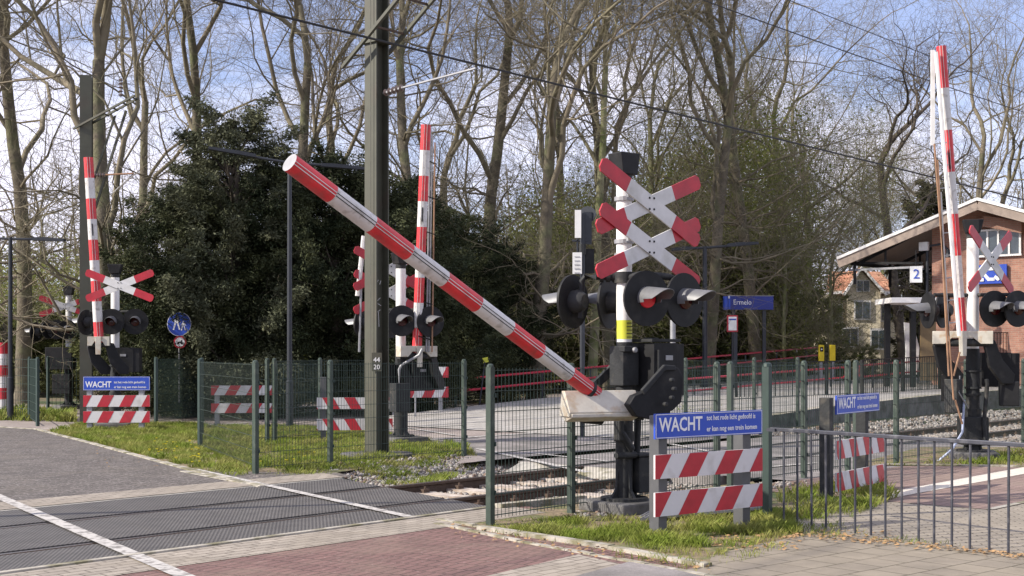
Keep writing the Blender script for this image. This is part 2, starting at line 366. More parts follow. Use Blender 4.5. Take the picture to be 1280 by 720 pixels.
# road A: near side and far side of the track.  RL(q,s): q offset from the right-hand kerb line of the road, measured along the track
K0 = 9.75 - .0   # t where the right edge of the road meets s = 8.87
def RT(q, s): return TS(K0 + q + (s - 8.87) * .27, s)      # the road leans .27 per metre from the perpendicular
sheet('road_near', [RT(-30, -4), RT(.35, -4), RT(.35, 8.87), RT(-30, 8.87)], M['redpaver'], .004)
sheet('road_far', [RT(-40, 12.37), RT(.25, 12.37), RT(.3, 12.9), G(240, 590), G(115, 555), G(45, 537), G(-60, 530), G(-700, 528)], M['brickdark'], .010)
sheet('paver_band_near', [RT(-30, 8.15), RT(.2, 8.15), RT(.2, 8.87), RT(-30, 8.87)], M['greypaver'], .008)
sheet('paver_band_far', [RT(-30, 12.36), RT(.1, 12.36), RT(.1, 13.0), RT(-30, 13.0)], M['greypaver'], .014)
sheet('paver_band_edge', [G(605, 722), G(723, 694), G(800, 712), G(850, 728), G(700, 760)], M['greypaver'], .008)
sheet('asphalt_patch', [G(700, 727), G(790, 703), G(842, 713), G(900, 728), G(900, 800), G(700, 800)], M['asphalt'], .012)
# far road beyond the railway, with the second crossing
sheet('road_beyond', [TS(13.2, 12.7), G(590, 563), G(560, 554), G(500, 545), G(420, 531), G(330, 534), G(180, 538), G(-200, 545), G(-300, 503), G(180, 507), G(400, 505), G(600, 505), G(720, 489), G(900, 478), G(1000, 505), TS(21.5, 12.7)], M['asphalt_pink'], .004)
sheet('road_lane', [G(610, 573), G(520, 549), G(680, 541), G(860, 535), G(960, 545), TS(21.5, 12.7), TS(13.6, 12.7)], M['asphalt'], .008)
# near-side cycle path, cream band, block paving and pavement
sheet('paving_right', [G(985, 640), G(970, 658), G(1005, 668), G(1300, 700), G(1500, 700), G(1500, 600), G(1110, 583), G(1060, 600)], M['slabs_right'], .004)
sheet('cycle_path', [TS(12.9, 7.9), TS(12.9, 4.9), TS(30, 4.2), TS(30, 7.2)], M['redpath'], .008)
sheet('cream_band', [TS(13.0, 6.4), TS(13.0, 6.12), TS(30, 5.7), TS(30, 6.35)], mat('cream_tiles', (.58, .53, .45), .85, var=.15, scale=8), .012)
sheet('cycle_path_edge', [TS(12.9, 4.98), TS(12.9, 4.9), TS(30, 4.15), TS(30, 4.23)], M['kerb'], .012)
sheet('pavement', [G(812, 722), G(885, 708), G(890, 695), G(940, 683), G(1000, 671), G(1040, 668), G(1130, 676), G(1500, 716), G(1500, 900), G(800, 900)], M['slab'], .008)
sheet('crossing_apron', [TS(14.2, 7.4), TS(22, 7.4), TS(22, 8.95), TS(14.2, 8.95)], M['asphalt'], .006)
# verge soil
sheet('verge_near', [G(540, 652), TS(9.9, 8.5), TS(13.8, 8.2), G(985, 640), G(1000, 672), G(940, 686), G(885, 704), G(765, 688)], M['verge'], .005)
sheet('verge_far', [G(45, 538), G(115, 556), G(240, 590), G(330, 607), RT(.25, 12.9), TS(13.0, 13.5), G(580, 556), G(500, 546), G(420, 531), G(330, 535), G(190, 530)], M['verge'], .006)
sheet('verge_right', [G(1085, 577), G(1085, 584), G(1110, 583), G(1250, 584), G(1400, 588), G(1400, 560), G(1150, 560)], M['verge'], .016)
sheet('verge_ramp', [G(740, 524), G(850, 530), G(1000, 531), G(1010, 522), G(850, 518), G(740, 515)], M['verge'], .012)

# crossing panels (rubber / ribbed) as real slabs, rails showing between them
def panels(name, t0, t1, lean, edges, m):
    mb = MB()
    for (a, b) in edges:
        k = t0
        L_ = 1.8
        while k < t1 - .01:
            e = min(k + L_, t1)
            q = [TS(k + (a - 8.87) * lean, a), TS(e - .006 + (a - 8.87) * lean, a), TS(e - .006 + (b - 8.87) * lean, b), TS(k + (b - 8.87) * lean, b)]
            mb.slab(q, -.14, .004 + rnd.uniform(0, .003), m); k = e
    return tag(mb.build(name), kind='structure')
panels('crossing_panels', K0 - 30.6, K0, .27, [(8.87, 9.63), (9.80, 11.08), (11.25, 12.3)], M['rubber'])
panels('second_crossing_panels', 14.1, 22.2, 0, [(8.87, 9.63), (9.80, 11.08), (11.25, 12.3)], M['asphalt'])
mb = MB()
mb.slab([RT(-30, 8.80), RT(.05, 8.80), RT(.05, 8.865), RT(-30, 8.865)], -.1, .022, M['kerb'])
mb.slab([TS(9.72, 8.7), TS(10.9, 8.55), TS(10.9, 8.65), TS(9.72, 8.8)], -.1, .05, M['kerb'])
mb.slab([RT(-30, 12.301), RT(.05, 12.301), RT(.05, 12.36), RT(-30, 12.36)], -.1, .0085, M['concrete'])
tag(mb.build('crossing_edge_beam'), kind='structure')

# road paint
def stripe(mb, a, b, wd, z=.019, dash=None):
    a = Vector(a); b = Vector(b); a.z = b.z = 0; d = (b - a); Lg = d.length; d.normalize(); n_ = Vector((-d.y, d.x, 0)) * wd / 2
    k = 0
    while k < Lg:
        e = min(Lg, k + (dash[0] if dash else Lg))
        p, q = a + d * k, a + d * e
        mb.add([(*(p - n_).xy, z), (*(q - n_).xy, z), (*(q + n_).xy, z), (*(p + n_).xy, z)], [(0, 1, 2, 3)], M['line'])
        k = e + (dash[1] if dash else 0)
mb = MB()
stripe(mb, G(-40, 606), G(214, 716), .13, dash=(1.0, .012))
stripe(mb, G(214, 716), G(330, 765), .13)
stripe(mb, G(243, 588), G(512, 648), .11, dash=(.9, .012))
stripe(mb, G(505, 535), G(568, 545), .11); stripe(mb, G(515, 534), G(612, 525.5), .11); stripe(mb, G(612, 525.5), G(720, 521), .11, dash=(1.2, .6))
stripe(mb, G(517, 552), G(675, 542), .14); stripe(mb, G(675, 542), G(760, 538), .12, dash=(1.0, .5))
stripe(mb, G(598, 562), G(735, 592), .12)
stripe(mb, G(660, 567), G(760, 578), .09); stripe(mb, G(730, 556), G(800, 556), .1); stripe(mb, G(838, 556), G(900, 568), .1)
stripe(mb, G(262, 532), G(316, 529), .12); stripe(mb, G(262, 516), G(316, 514), .12); stripe(mb, G(350, 518), G(500, 516), .1)
stripe(mb, G(60, 521), G(180, 524), .1)
stripe(mb, G(960, 572), G(1040, 570), .12); stripe(mb, G(960, 585), G(1020, 580), .12)
tag(mb.build('road_markings'), kind='structure')
# kerbs
mb = MB()
def kerb(pts, wd, z1, m=M['kerb'], seg=1.0, z0=-.05):
    for a, b in zip(pts[:-1], pts[1:]):
        a = Vector(a); b = Vector(b); d = b - a; L_ = d.length; d.normalize(); n_ = Vector((-d.y, d.x, 0)) * wd / 2
        k = 0
        while k < L_ - .02:
            e = min(L_, k + seg); p, q = a + d * k, a + d * (e - .008); j = rnd.uniform(-.006, .006)
            mb.slab([p - n_, q - n_, q + n_, p + n_], z0, z1 + j, m); k = e
kerb([G(600, 662), G(765, 687), G(886, 710)], .085, .034)
kerb([G(545, 655), G(650, 678), G(905, 724), G(1000, 745)], .06, .018, seg=.3)
kerb([G(548, 650), G(640, 667)], .06, .018, seg=.3)
kerb([G(-60, 531), G(45, 537), G(115, 555), G(240, 589), G(330, 609)], .10, .022, seg=.5)
kerb([G(1108, 582), G(1250, 584), G(1420, 588)], .07, .035)
kerb([G(230, 590), G(330, 609.5)], .12, .020, seg=.22)
tag(mb.build('kerb_stones'), kind='structure')

# rails, sleepers
def rails(name, s, t0, t1):
    mb = MB(); prof = [(-.06, -.168), (.06, -.168), (.06, -.155), (.012, -.138), (.010, -.045), (.034, -.030), (.034, -.005), (.026, .002), (-.026, .002), (-.034, -.005), (-.034, -.030), (-.010, -.045), (-.012, -.138), (-.06, -.155)]
    n_ = len(prof)
    vs = [TS(t0, s + p[0], p[1]) for p in prof] + [TS(t1, s + p[0], p[1]) for p in prof]
    fs = [(i, n_ + i, n_ + (i + 1) % n_, (i + 1) % n_) for i in range(n_)]
    mb.add(vs, fs[:7] + fs[8:], M['rail']); k = len(mb.v) - 2 * n_
    mb.f.append(tuple(a + k for a in fs[7])); mb.m.append(mb.mi(M['railtop']))
    return tag(mb.build(name), kind='structure')
rails('rail', 9.72, -30, 140); rails('rail', 11.165, -30, 140)
mb = MB()
for i in range(60):
    t = 9.75 + i * .6
    if 13.8 < t < 22.3: continue
    if t > 45: break
    c = TS(t, 10.44, -.155); mb.box(c, (.26, 2.5, .10), M['sleeper'], x=D)
    for s in (9.72, 11.165):
        for k in (-.11, .11): mb.box(TS(t, s + k, -.085), (.10, .06, .045), M['rail'], x=D); mb.tube([TS(t, s + k, -.08), TS(t, s + k, -.03)], .014, M['rail'], 6)
tag(mb.build('sleepers'), kind='structure')
mb = MB()   # sloping end plate of the second crossing
mb.prism([(-.45, 0), (0, .15), (0, 0)], TS(14.1, 10.44, -.15), D, UP, 1.2, M['kerb'])
mb.prism([(-.45, 0), (0, .15), (0, 0)], TS(14.1, 11.8, -.15), D, UP, .9, M['concrete'])
tag(mb.build('crossing_end_ramp'), kind='structure')

# ------------------------------------------------------------------ ballast (uncountable stones)
ico_v = []; ph = (1 + 5 ** .5) / 2
ico_v = np.array([(-1, ph, 0), (1, ph, 0), (-1, -ph, 0), (1, -ph, 0), (0, -1, ph), (0, 1, ph), (0, -1, -ph), (0, 1, -ph), (ph, 0, -1), (ph, 0, 1), (-ph, 0, -1), (-ph, 0, 1)], float) / 1.9
ico_f = np.array([(0, 11, 5), (0, 5, 1), (0, 1, 7), (0, 7, 10), (0, 10, 11), (1, 5, 9), (5, 11, 4), (11, 10, 2), (10, 7, 6), (7, 1, 8), (3, 9, 4), (3, 4, 2), (3, 2, 6), (3, 6, 8), (3, 8, 9), (4, 9, 5), (2, 4, 11), (6, 2, 10), (8, 6, 7), (9, 8, 1)])
rg = np.random.default_rng(3)
def bedz(s): return np.interp(s, ss, zz)
pts = []
def scatter(n, t0, t1, s0, s1, cond=None, size=(.018, .036)):
    t = rg.uniform(t0, t1, n); s = rg.uniform(s0, s1, n)
    ok = (abs(s - 9.72) > .06) & (abs(s - 11.165) > .06)
    if cond is not None: ok &= cond(t, s)
    t, s = t[ok], s[ok]; r = rg.uniform(size[0], size[1], len(t))
    z = bedz(s) + r * .3 + rg.uniform(0, .03, len(t))
    pts.append(np.stack([D.x * t + N.x * s, D.y * t + N.y * s, z, r], 1))
notpan = lambda t, s: ~((t < K0 + (s - 8.87) * .27 + .02) & (s > 8.8) & (s < 12.4))
scatter(9500, 9.6, 14.1, 8.2, 13.3, notpan)
scatter(2600, 9.7, 14.2, 7.55, 8.4, lambda t, s: rg.random(len(t)) < (s - 7.4) * 1.0)
scatter(4200, 8.0, 14.1, 12.45, 13.7, lambda t, s: notpan(t, s) & (t > K0 + (s - 8.87) * .27) & (rg.random(len(t)) < (13.85 - s)))
scatter(9000, 22.2, 36, 8.5, 13.2, size=(.03, .06))
P = np.concatenate(pts); n = len(P)
q = rg.normal(size=(n, 4)); q /= np.linalg.norm(q, axis=1)[:, None]
a, b, c, d = q.T
Rm = np.stack([np.stack([1 - 2 * (c * c + d * d), 2 * (b * c - a * d), 2 * (b * d + a * c)], 1), np.stack([2 * (b * c + a * d), 1 - 2 * (b * b + d * d), 2 * (c * d - a * b)], 1), np.stack([2 * (b * d - a * c), 2 * (c * d + a * b), 1 - 2 * (b * b + c * c)], 1)], 1)
base = ico_v[None] * rg.uniform(.65, 1.25, (n, 12, 1)) * rg.uniform(.6, 1.2, (n, 1, 3))
V = np.einsum('nij,nkj->nki', Rm, base) * P[:, None, 3:4] + P[:, None, :3]
Fa = (ico_f[None] + np.arange(n)[:, None, None] * 12).reshape(-1, 3)
mid = np.repeat(rg.choice(3, n, p=[.55, .3, .15]), 20)
o = npmesh('ballast', V.reshape(-1, 3), Fa, [M['stone'], mat('ballast_pale', (.33, .305, .275), .9, var=.3, scale=10), mat('ballast_rusty', (.16, .11, .08), .9, var=.3, scale=10)], midx=mid)
tag(o, 'loose grey and brown crushed stone around the rails', 'ballast', kind='stuff')

# ------------------------------------------------------------------ grass (uncountable)
def inpoly(P, x, y):
    r = np.zeros(len(x), bool); n = len(P)
    for i in range(n):
        x1, y1 = P[i][0], P[i][1]; x2, y2 = P[(i + 1) % n][0], P[(i + 1) % n][1]
        c = ((y1 > y) != (y2 > y)) & (x < (x2 - x1) * (y - y1) / ((y2 - y1) + 1e-12) + x1); r ^= c
    return r
def blades(name, polys, label):
    vs = []; fs = []; mi = []
    cnt = 0
    for poly, dens, hmin, hmax, wd in polys:
        xs = [p[0] for p in poly]; ys = [p[1] for p in poly]; A = (max(xs) - min(xs)) * (max(ys) - min(ys)); n = int(A * dens)
        x = rg.uniform(min(xs), max(xs), n); y = rg.uniform(min(ys), max(ys), n); ok = inpoly(poly, x, y); x, y = x[ok], y[ok]
        nn = np.array([noise.noise((a_ * 2.1, b_ * 2.1, 3.3)) + .5 * noise.noise((a_ * 7, b_ * 7, 1)) for a_, b_ in zip(x, y)])
        ok = nn > rg.uniform(-.32, .36, len(x)); x, y, nn = x[ok], y[ok], nn[ok]; n = len(x)
        h = rg.uniform(hmin, hmax, n) * (1 + .6 * nn); az = rg.uniform(0, 6.283, n); ln = rg.uniform(.1, .9, n) * h
        wv = wd * rg.uniform(.6, 1.4, n); z0 = bedz(-D.y * x + D.x * y)
        dx, dy = np.cos(az), np.sin(az); px, py = -dy * wv, dx * wv
        v = np.stack([np.stack([x - px, y - py, z0], 1), np.stack([x + px, y + py, z0], 1), np.stack([x + dx * ln * .4 + px * .7, y + dy * ln * .4 + py * .7, z0 + h * .6], 1), np.stack([x + dx * ln, y + dy * ln, z0 + h], 1)], 1)
        f = np.arange(n)[:, None] * 4 + np.array([0, 1, 2, 3])[None] + cnt; cnt += n * 4
        vs.append(v.reshape(-1, 3)); fs.append(f)
    o = npmesh(name, np.concatenate(vs), np.concatenate(fs), [M['grass']])
    return tag(o, label, 'grass', kind='stuff')
vn = [G(548, 651), G(600, 645), G(660, 651), G(715, 646), G(800, 652), G(860, 648), G(900, 640), G(985, 640), G(1003, 668), G(940, 684), G(888, 699), G(765, 684), G(650, 667), G(600, 660)]
blades('grass_near', [([G(548, 655), G(650, 674), G(900, 722), G(925, 722), G(885, 706), G(765, 685)], 700, .015, .06, .0025), ([G(890, 697), G(1005, 671), G(1005, 678), G(905, 712)], 700, .015, .06, .0025), (vn, 5200, .02, .075, .0022), ([G(800, 665), G(960, 645), G(1000, 668), G(900, 688), G(800, 682)], 5500, .03, .10, .003),
                      ([G(1000, 640), G(1000, 672), G(1130, 680), G(1300, 701), G(1300, 697), G(1100, 668)], 1500, .015, .05, .0025),
                      ([G(968, 620), G(985, 650), G(1060, 650), G(1125, 622), G(1105, 608), G(1040, 606)], 2200, .03, .11, .0024)], 'bright green weeds and grass on the verge in front of the near mast')
vf = [G(60, 541), G(115, 553), G(240, 586), G(330, 606), G(352, 604), G(420, 596), G(520, 594), G(560, 588), G(600, 575), G(580, 556), G(500, 547), G(420, 533), G(330, 536), G(190, 529), G(100, 532)]
blades('grass_far', [(vf, 3200, .03, .10, .0035), ([G(0, 512), G(95, 517), G(95, 528), G(0, 526)], 500, .08, .2, .02)], 'green grass with dandelions between the road and the railway')
blades('grass_right', [([G(1085, 577), G(1085, 583), G(1250, 583), G(1400, 587), G(1400, 568), G(1150, 565)], 900, .03, .10, .008), ([G(740, 523), G(850, 530), G(1000, 531), G(1010, 522), G(850, 518), G(740, 516)], 250, .08, .3, .03)], 'green grass strip under the right-hand mast and below the ramp')
# dandelions and leaf litter: one object each
mb = MB()
for i in range(60):
    p = G(rnd.uniform(185, 250), rnd.uniform(555, 585)) if i < 45 else G(rnd.uniform(300, 420), rnd.uniform(560, 585))
    if not inpoly(vf, np.array([p.x]), np.array([p.y]))[0]: continue
    p.z = rnd.uniform(.05, .11)
    mb.tube([p, p + Vector((0, 0, .012))], [.006, .022], M['flower'], 7)
tag(mb.build('dandelions'), 'small yellow dandelion heads in the grass by the kerb', 'flowers', kind='stuff')
mb = MB()
def leaf(p, s):
    a = rnd.uniform(0, 6.28); d = Vector((math.cos(a), math.sin(a), rnd.uniform(-.3, .3))).normalized(); e = Vector((-d.y, d.x, rnd.uniform(-.4, .4)))
    mb.add([p - d * s, p + e * s * .6, p + d * s, p - e * s * .6], [(0, 1, 2, 3)], M['leaf'])
for i in range(1100):
    k = i % 6
    if k < 2: p = G(rnd.uniform(1000, 1290), 0 or 700); u = rnd.random(); p = G(1000 + 290 * u, 669 + 29 * u + rnd.gauss(0, 2.5))
    elif k == 2: p = G(rnd.uniform(890, 1005), rnd.uniform(668, 690))
    elif k == 3: p = G(rnd.uniform(120, 420), rnd.uniform(545, 585))
    elif i % 12 == 5: p = G(rnd.uniform(640, 980), rnd.uniform(655, 678))
    elif k == 4: u = rnd.random(); p = G(560 + 330 * u, 662 + 50 * u + rnd.gauss(0, 4))
    else: p = G(rnd.uniform(1020, 1120), rnd.uniform(665, 678))
    p.z = .02; leaf(p, rnd.uniform(.012, .03))
tag(mb.build('fallen_leaves'), 'dry brown leaves along the foot of the railing and kerb', 'leaves', kind='stuff')

# ================================================================== FENCES
def fence(name, label, posts, m=M['green'], pm=M['green_post'], h=1.46, sp=.05, hw=.2, wr=.0040, gap=.06, skip=(), group=None, pr=.03):
    t = thing(name, label, 'fence', posts[0], group)
    for k, p in enumerate(posts):
        p = Vector(p); mb = MB(); mb.box(p + UP * (h / 2), (pr * 2, pr * 2, h), pm, x=D); mb.tube([p + UP * h, p + UP * (h + .02), p + UP * (h + .032)], [pr * 1.2, pr * 1.1, pr * .5], pm, 8)
        for zc in (.3, .75, 1.2): mb.box(p + UP * zc + D * .035, (.02, .075, .04), M['green_dark'], x=D)
        mb.build('post', t)
    for i, (a, b) in enumerate(zip(posts[:-1], posts[1:])):
        if i in skip: continue
        a = Vector(a); b = Vector(b); d = b - a; Lg = d.length
        if Lg < .35: continue
        d.normalize(); mb = MB(); n_ = Vector((-d.y, d.x, 0)) * .008
        nb = int(Lg / sp)
        for j in range(1, nb):
            p = a + d * (j * Lg / nb); r_ = wr
            mb.tube([p + UP * gap, p + UP * (h - .01)], r_, m, 4, cap=False)
        nh = int(round((h - gap) / hw))
        for j in range(nh + 1):
            z = gap + .03 + (h - gap - .06) * j / nh
            for sg in (-1, 1): mb.tube([a + UP * z + n_ * sg, b + UP * z + n_ * sg], wr * 1.15, m, 4, cap=False)
        mb.build('mesh_panel', t)
    return t
a0 = Vector((-.2, 11.8, 0))
def A(t): return a0 + D * t
fence('mesh_fence', 'green wire mesh fence behind the near barrier mast, beside the rails', [A(0), A(1.19), A(3.86)], m=M['green_dark'])
fence('mesh_fence', 'green mesh fence section between the two striped warning boards on the right', [A(4.15), A(5.9), A(7.1)], m=M['green_dark'])
fence('mesh_fence', 'green mesh fence running behind the right-hand barrier mast along the platform track', [A(7.33), A(8.58), A(11.1), A(13.6), A(16.1), A(18.6), A(21)], wr=.003)
b0 = Vector((-.74, 19.7, 0))
def B(t): return b0 + D * t
fence('mesh_fence', 'green mesh fence in front of the tall catenary mast', [B(-3.95), B(-2.68), B(0)], m=M['green_dark'], wr=.003)
fence('mesh_fence', 'green mesh fence below the platform ramp, beyond the rails', [B(4.2), B(6.1), B(8.6), B(10.4)], m=M['green_dark'], wr=.0035)
fence('mesh_fence', 'green mesh fence turning back from the double post towards the grass', [G(319, 590), G(250, 562), G(252, 545)], m=M['green_post'], pm=M['green_dark'], wr=.0019)
fence('mesh_fence', 'green mesh fence left of the grass, beside the blue pedestrian sign', [G(195, 531), G(250, 524)], pm=M['green_dark'], wr=.004)
fence('mesh_fence', 'green mesh fence behind the grass under the street lamp', [G(334, 553), G(343, 553), G(400, 544), G(470, 540)], pm=M['green_post'], wr=.0035, m=M['green_dark'])
fence('mesh_fence', 'green mesh fence along the far side of the road under the dark evergreens', [AT(x, 440 + 2560 / 37, 37) for x in (262, 350, 440, 540, 569)], m=M['green_dark'], pm=M['green_dark'], wr=.005, sp=.1, h=1.5)
fence('mesh_fence', 'dark green mesh fence at the left edge near the red and white pole', [G(47, 533), G(37, 526), G(-60, 522)], m=M['green'], pm=M['green_dark'], wr=.005, sp=.08)
fence('mesh_fence', 'dark green mesh fence behind the left catenary mast', [G(60, 518), G(130, 516)], m=M['green'], pm=M['green_dark'], wr=.006, sp=.1)
# near dark post where the railing begins
mb = MB(); p = G(959, 650); mb.box(p + UP * .73, (.07, .07, 1.46), M['green_dark'], x=D); mb.tube([p + UP * 1.46, p + UP * 1.49, p + UP * 1.5], [.045, .04, .02], M['green_dark'], 10)
tag(mb.build('fence_post', loc=p), 'stout dark green post where the steel railing meets the warning sign', 'post')

# railing, near right
r0 = Vector((2.47, 12.0, 0)); r1 = Vector((3.99, 9.97, 0)); dr_ = (r1 - r0).normalized()
t = thing('steel_railing', 'blue-grey steel bar railing in the right foreground', 'railing', r0)
mb = MB(); mb.box(r0 + dr_ * 1.75 + UP * .875, (3.6, .05, .032), M['railing'], x=dr_); mb.build('top_rail', t, bevel=.004)
xs_bar = [980, 997, 1014, 1032, 1050, 1069, 1088, 1107, 1127, 1148, 1168, 1190, 1213, 1236, 1261, 1286, 1312, 1339]
for x_ in xs_bar:
    k = (x_ - 640) / F; u = (k * r0.y - r0.x) / (dr_.x - k * dr_.y); p = r0 + dr_ * u
    l = Vector((rnd.uniform(-.006, .006), 0, 0))
    mb = MB(); mb.tube([p + UP * -.02 + l, p + UP * .86], .0105, M['railing'], 8); mb.build('bar', t, smooth=True)
mb = MB()
mb.box(r0 - dr_ * .02 + UP * .87, (.1, .09, .03), M['railing'], x=dr_); mb.build('fixing_plate', t)

# ================================================================== SIGNS
def zebra(mb, o, x, wd, ht, lean, n=6, first='r', th=.02, off=None, w0=M['refl_white']):
    """striped board: o = lower-left corner, x along it, up z; front towards x cross up reversed (camera)"""
    x = Vector(x).normalized(); y = UP; step = wd / n
    nn = x.cross(y)    # towards the camera for x pointing right
    mb.box(o + x * wd / 2 + y * ht / 2 - nn * th / 2, (wd, th, ht), w0, x=x)
    for k in range(-2, n + 4):
        if (k % 2 == 0) != (first == 'r'): continue
        a = k * step - (.17 if off is None else off); pg = [(a, 0), (a + step, 0), (a + step + lean, ht), (a + lean, ht)]
        # clip to the board
        def clip(pg, f, inside):
            r = []
            for i in range(len(pg)):
                p, q = pg[i], pg[(i + 1) % len(pg)]; ip, iq = inside(p), inside(q)
                if ip: r.append(p)
                if ip != iq: s = (f - p[0]) / (q[0] - p[0]); r.append((f, p[1] + s * (q[1] - p[1])))
            return r
        pg = clip(pg, 0.0, lambda p: p[0] >= 0); 
        if len(pg) > 2: pg = clip(pg, wd, lambda p: p[0] <= wd)
        if len(pg) > 2: mb.prism(pg, o + nn * .0012, x, y, .002, M['refl_red'], centre=False)
def warning_board(label, o, x, wd, lean=.12, first='r', sign=True, zs=(.30, .68), hb=.205, zsign=1.10, hs=.235, posts=(.04, .82), back=None, sw=None, post_m=None, n=6, ph_=None):
    t = thing('warning_board', label, 'warning sign', o); x = Vector(x).normalized(); nn = x.cross(UP); sw = sw or wd
    for q in posts:
        mb = MB(); hh = ph_ or (zsign + hs - .02 if sign else zs[-1] + hb)
        mb.box(Vector(o) + x * (wd * q + .06) - nn * .085 + UP * hh / 2, (.10, .12, hh), post_m or M['post_al'], x=x); mb.build('post', t, bevel=.006)
    for z in zs:
        mb = MB(); zebra(mb, Vector(o) + UP * z + x * (.0), x, wd, hb, lean, n=n, first=first); mb.build('striped_plate', t)
    if sign:
        mb = MB(); oo = Vector(o) + UP * zsign
        mb.box(oo + x * sw / 2 + UP * hs / 2 - nn * .010, (sw, .02, hs), M['blue'], x=x)
        if back: pass
        bo = oo + nn * .0015
        for (a, b, c, d_) in ((.006, .006, sw - .012, .005), (.006, hs - .011, sw - .012, .005), (.006, .006, .005, hs - .012), (sw - .011, .006, .005, hs - .012)):
            mb.box(bo + x * (a + c / 2) + UP * (b + d_ / 2), (c, .002, d_), M['ivory'], x=x)
        p = mb.build('sign_plate', t)
        mb = MB()
        text_mesh(mb, 'WACHT', oo + x * .045 + UP * .062 + nn * .002, x, UP, .168, M['ivory'], .001, sx=.80 * sw / 1.3, bold=.0032)
        text_mesh(mb, 'tot het rode licht gedoofd is', oo + x * .60 * sw / 1.3 + UP * .142 + nn * .002, x, UP, .064, M['ivory'], .001, sx=.83 * sw / 1.3, bold=.0008)
        text_mesh(mb, 'er kan nog een trein komen', oo + x * .60 * sw / 1.3 + UP * .045 + nn * .002, x, UP, .064, M['ivory'], .001, sx=.87 * sw / 1.3, bold=.0008)
        mb.build('lettering', p)
    return t
warning_board('blue WACHT sign over two red and white striped plates, nearest, right of the near mast', G(819, 676), E, 1.33, zs=(.20, .52), zsign=.86, hs=.215, lean=.14)
warning_board('blue WACHT sign with striped plates standing behind the steel railing', G(1046, 624), (.60, .80, 0), 1.42, first='w', lean=-.10, zs=(.08, .43), zsign=.92, hs=.205, sw=1.25, posts=(-.10, .62), n=7, post_m=M['darkgrey'])
warning_board('blue WACHT sign with striped plates at the foot of the left barrier mast', Vector(((104 - 640) / F * 25.7, 25.7, 0)), (1, .05, 0), 1.32, zs=(.18, .50), hb=.23, zsign=.83, hs=.275, post_m=M['steel'])
warning_board('striped plates seen through the fence left of the tall catenary mast', G(396, 552), (1, .12, 0), 1.35, lean=-.12, sign=False, zs=(.20, .58), ph_=1.15, n=7)
warning_board('striped plates behind the double fence post, left of the street lamp', G(264, 534), (1, .1, 0), 1.35, sign=False, zs=(.30, .68), post_m=M['steel'])
warning_board('far striped plates below the round pedestrian sign', G(207, 514), (1, 0, 0), 1.0, sign=False, zs=(.30, .68), post_m=M['steel'])
warning_board('striped plates just right of the central barrier mast', G(487, 523), (1, .1, 0), 1.42, sign=False, lean=.12, zs=(.50, .98), hb=.26, ph_=1.2, post_m=M['steel'])
mb = MB()  # small blue board behind it
p = AT(519, 522, 29.5); mb.box(AT(519, 469, 29.5), (.32, .03, .16), M['blue']); mb.tube([p, AT(519, 475, 29.5)], .02, M['steel'], 6)
text_mesh(mb, 'WACHT', AT(519, 469.5, 29.48) + Vector((0, -.02, 0)), (1, 0, 0), UP, .07, M['ivory'], .002, align='CENTER')
tag(mb.build('small_sign', loc=p), 'small blue sign on a thin post behind the central mast', 'sign')

# round pedestrian sign with the small prohibition sign below
p = AT(224, 492, 30); t = thing('round_sign', 'round blue pedestrian sign above a small red-ringed sign', 'sign', p)
mb = MB(); mb.tube([p - UP * .2, AT(224, 392, 30)], .02, M['steel'], 8); mb.build('pole', t)
def disc(mb, c, r, nrm, m, th=.01, n=32):
    nrm = Vector(nrm).normalized(); mb.tube([Vector(c) - nrm * th / 2, Vector(c) + nrm * th / 2], r, m, n)
fw = Vector((0, -1, 0))
mb = MB(); c = AT(224, 405, 29.95); disc(mb, c, .285, fw, M['white']); disc(mb, c + fw * .006, .27, fw, M['blue'])
pc = c + fw * .014; X1 = Vector((1, 0, 0))
def fig(mb, o, s, m):
    disc(mb, o + UP * .155 * s, .026 * s, fw, m, .004, 12)
    for pg in ([(-.035, .125), (.03, .125), (.045, .0), (-.045, .0)], [(-.045, .0), (-.01, .0), (-.05, -.15), (-.085, -.15)], [(.01, .0), (.045, .0), (.085, -.14), (.055, -.15)], [(.03, .12), (.045, .10), (.10, .02), (.085, .01)], [(-.035, .12), (-.03, .09), (-.075, .02), (-.09, .035)]):
        mb.prism([(a * s, b * s) for a, b in pg], o, X1, UP, .003, m)
fig(mb, pc + X1 * -.06 + UP * .02, 1.05, M['ivory']); fig(mb, pc + X1 * .10 + UP * -.05, .68, M['ivory']); mb.build('sign_disc', t)
mb = MB(); c = AT(225, 427.5, 29.95); disc(mb, c, .15, fw, M['refl_red']); disc(mb, c + fw * .006, .11, fw, M['refl_white'])
o2 = c + fw * .014
disc(mb, o2 + Vector((-.04, 0, -.03)), .026, fw, M['black'], .003, 12); disc(mb, o2 + Vector((.04, 0, -.03)), .026, fw, M['black'], .003, 12)
mb.prism([(-.05, -.02), (.04, -.02), (.055, .05), (.03, .05), (.02, .005), (-.05, .01)], o2, X1, UP, .003, M['black']); mb.build('sign_disc', t)

# red and white pole at the left edge
p = AT(4, 512, 34); mb = MB()
for k in range(6): mb.tube([p + UP * (k * .3 - .02), p + UP * (k * .3 + .28)], .12 if k < 7 else .1, M['refl_red'] if k % 2 else M['refl_white'], 12)
tag(mb.build('striped_pole', smooth=True, loc=p), 'red and white banded pole at the left edge of the picture', 'pole')

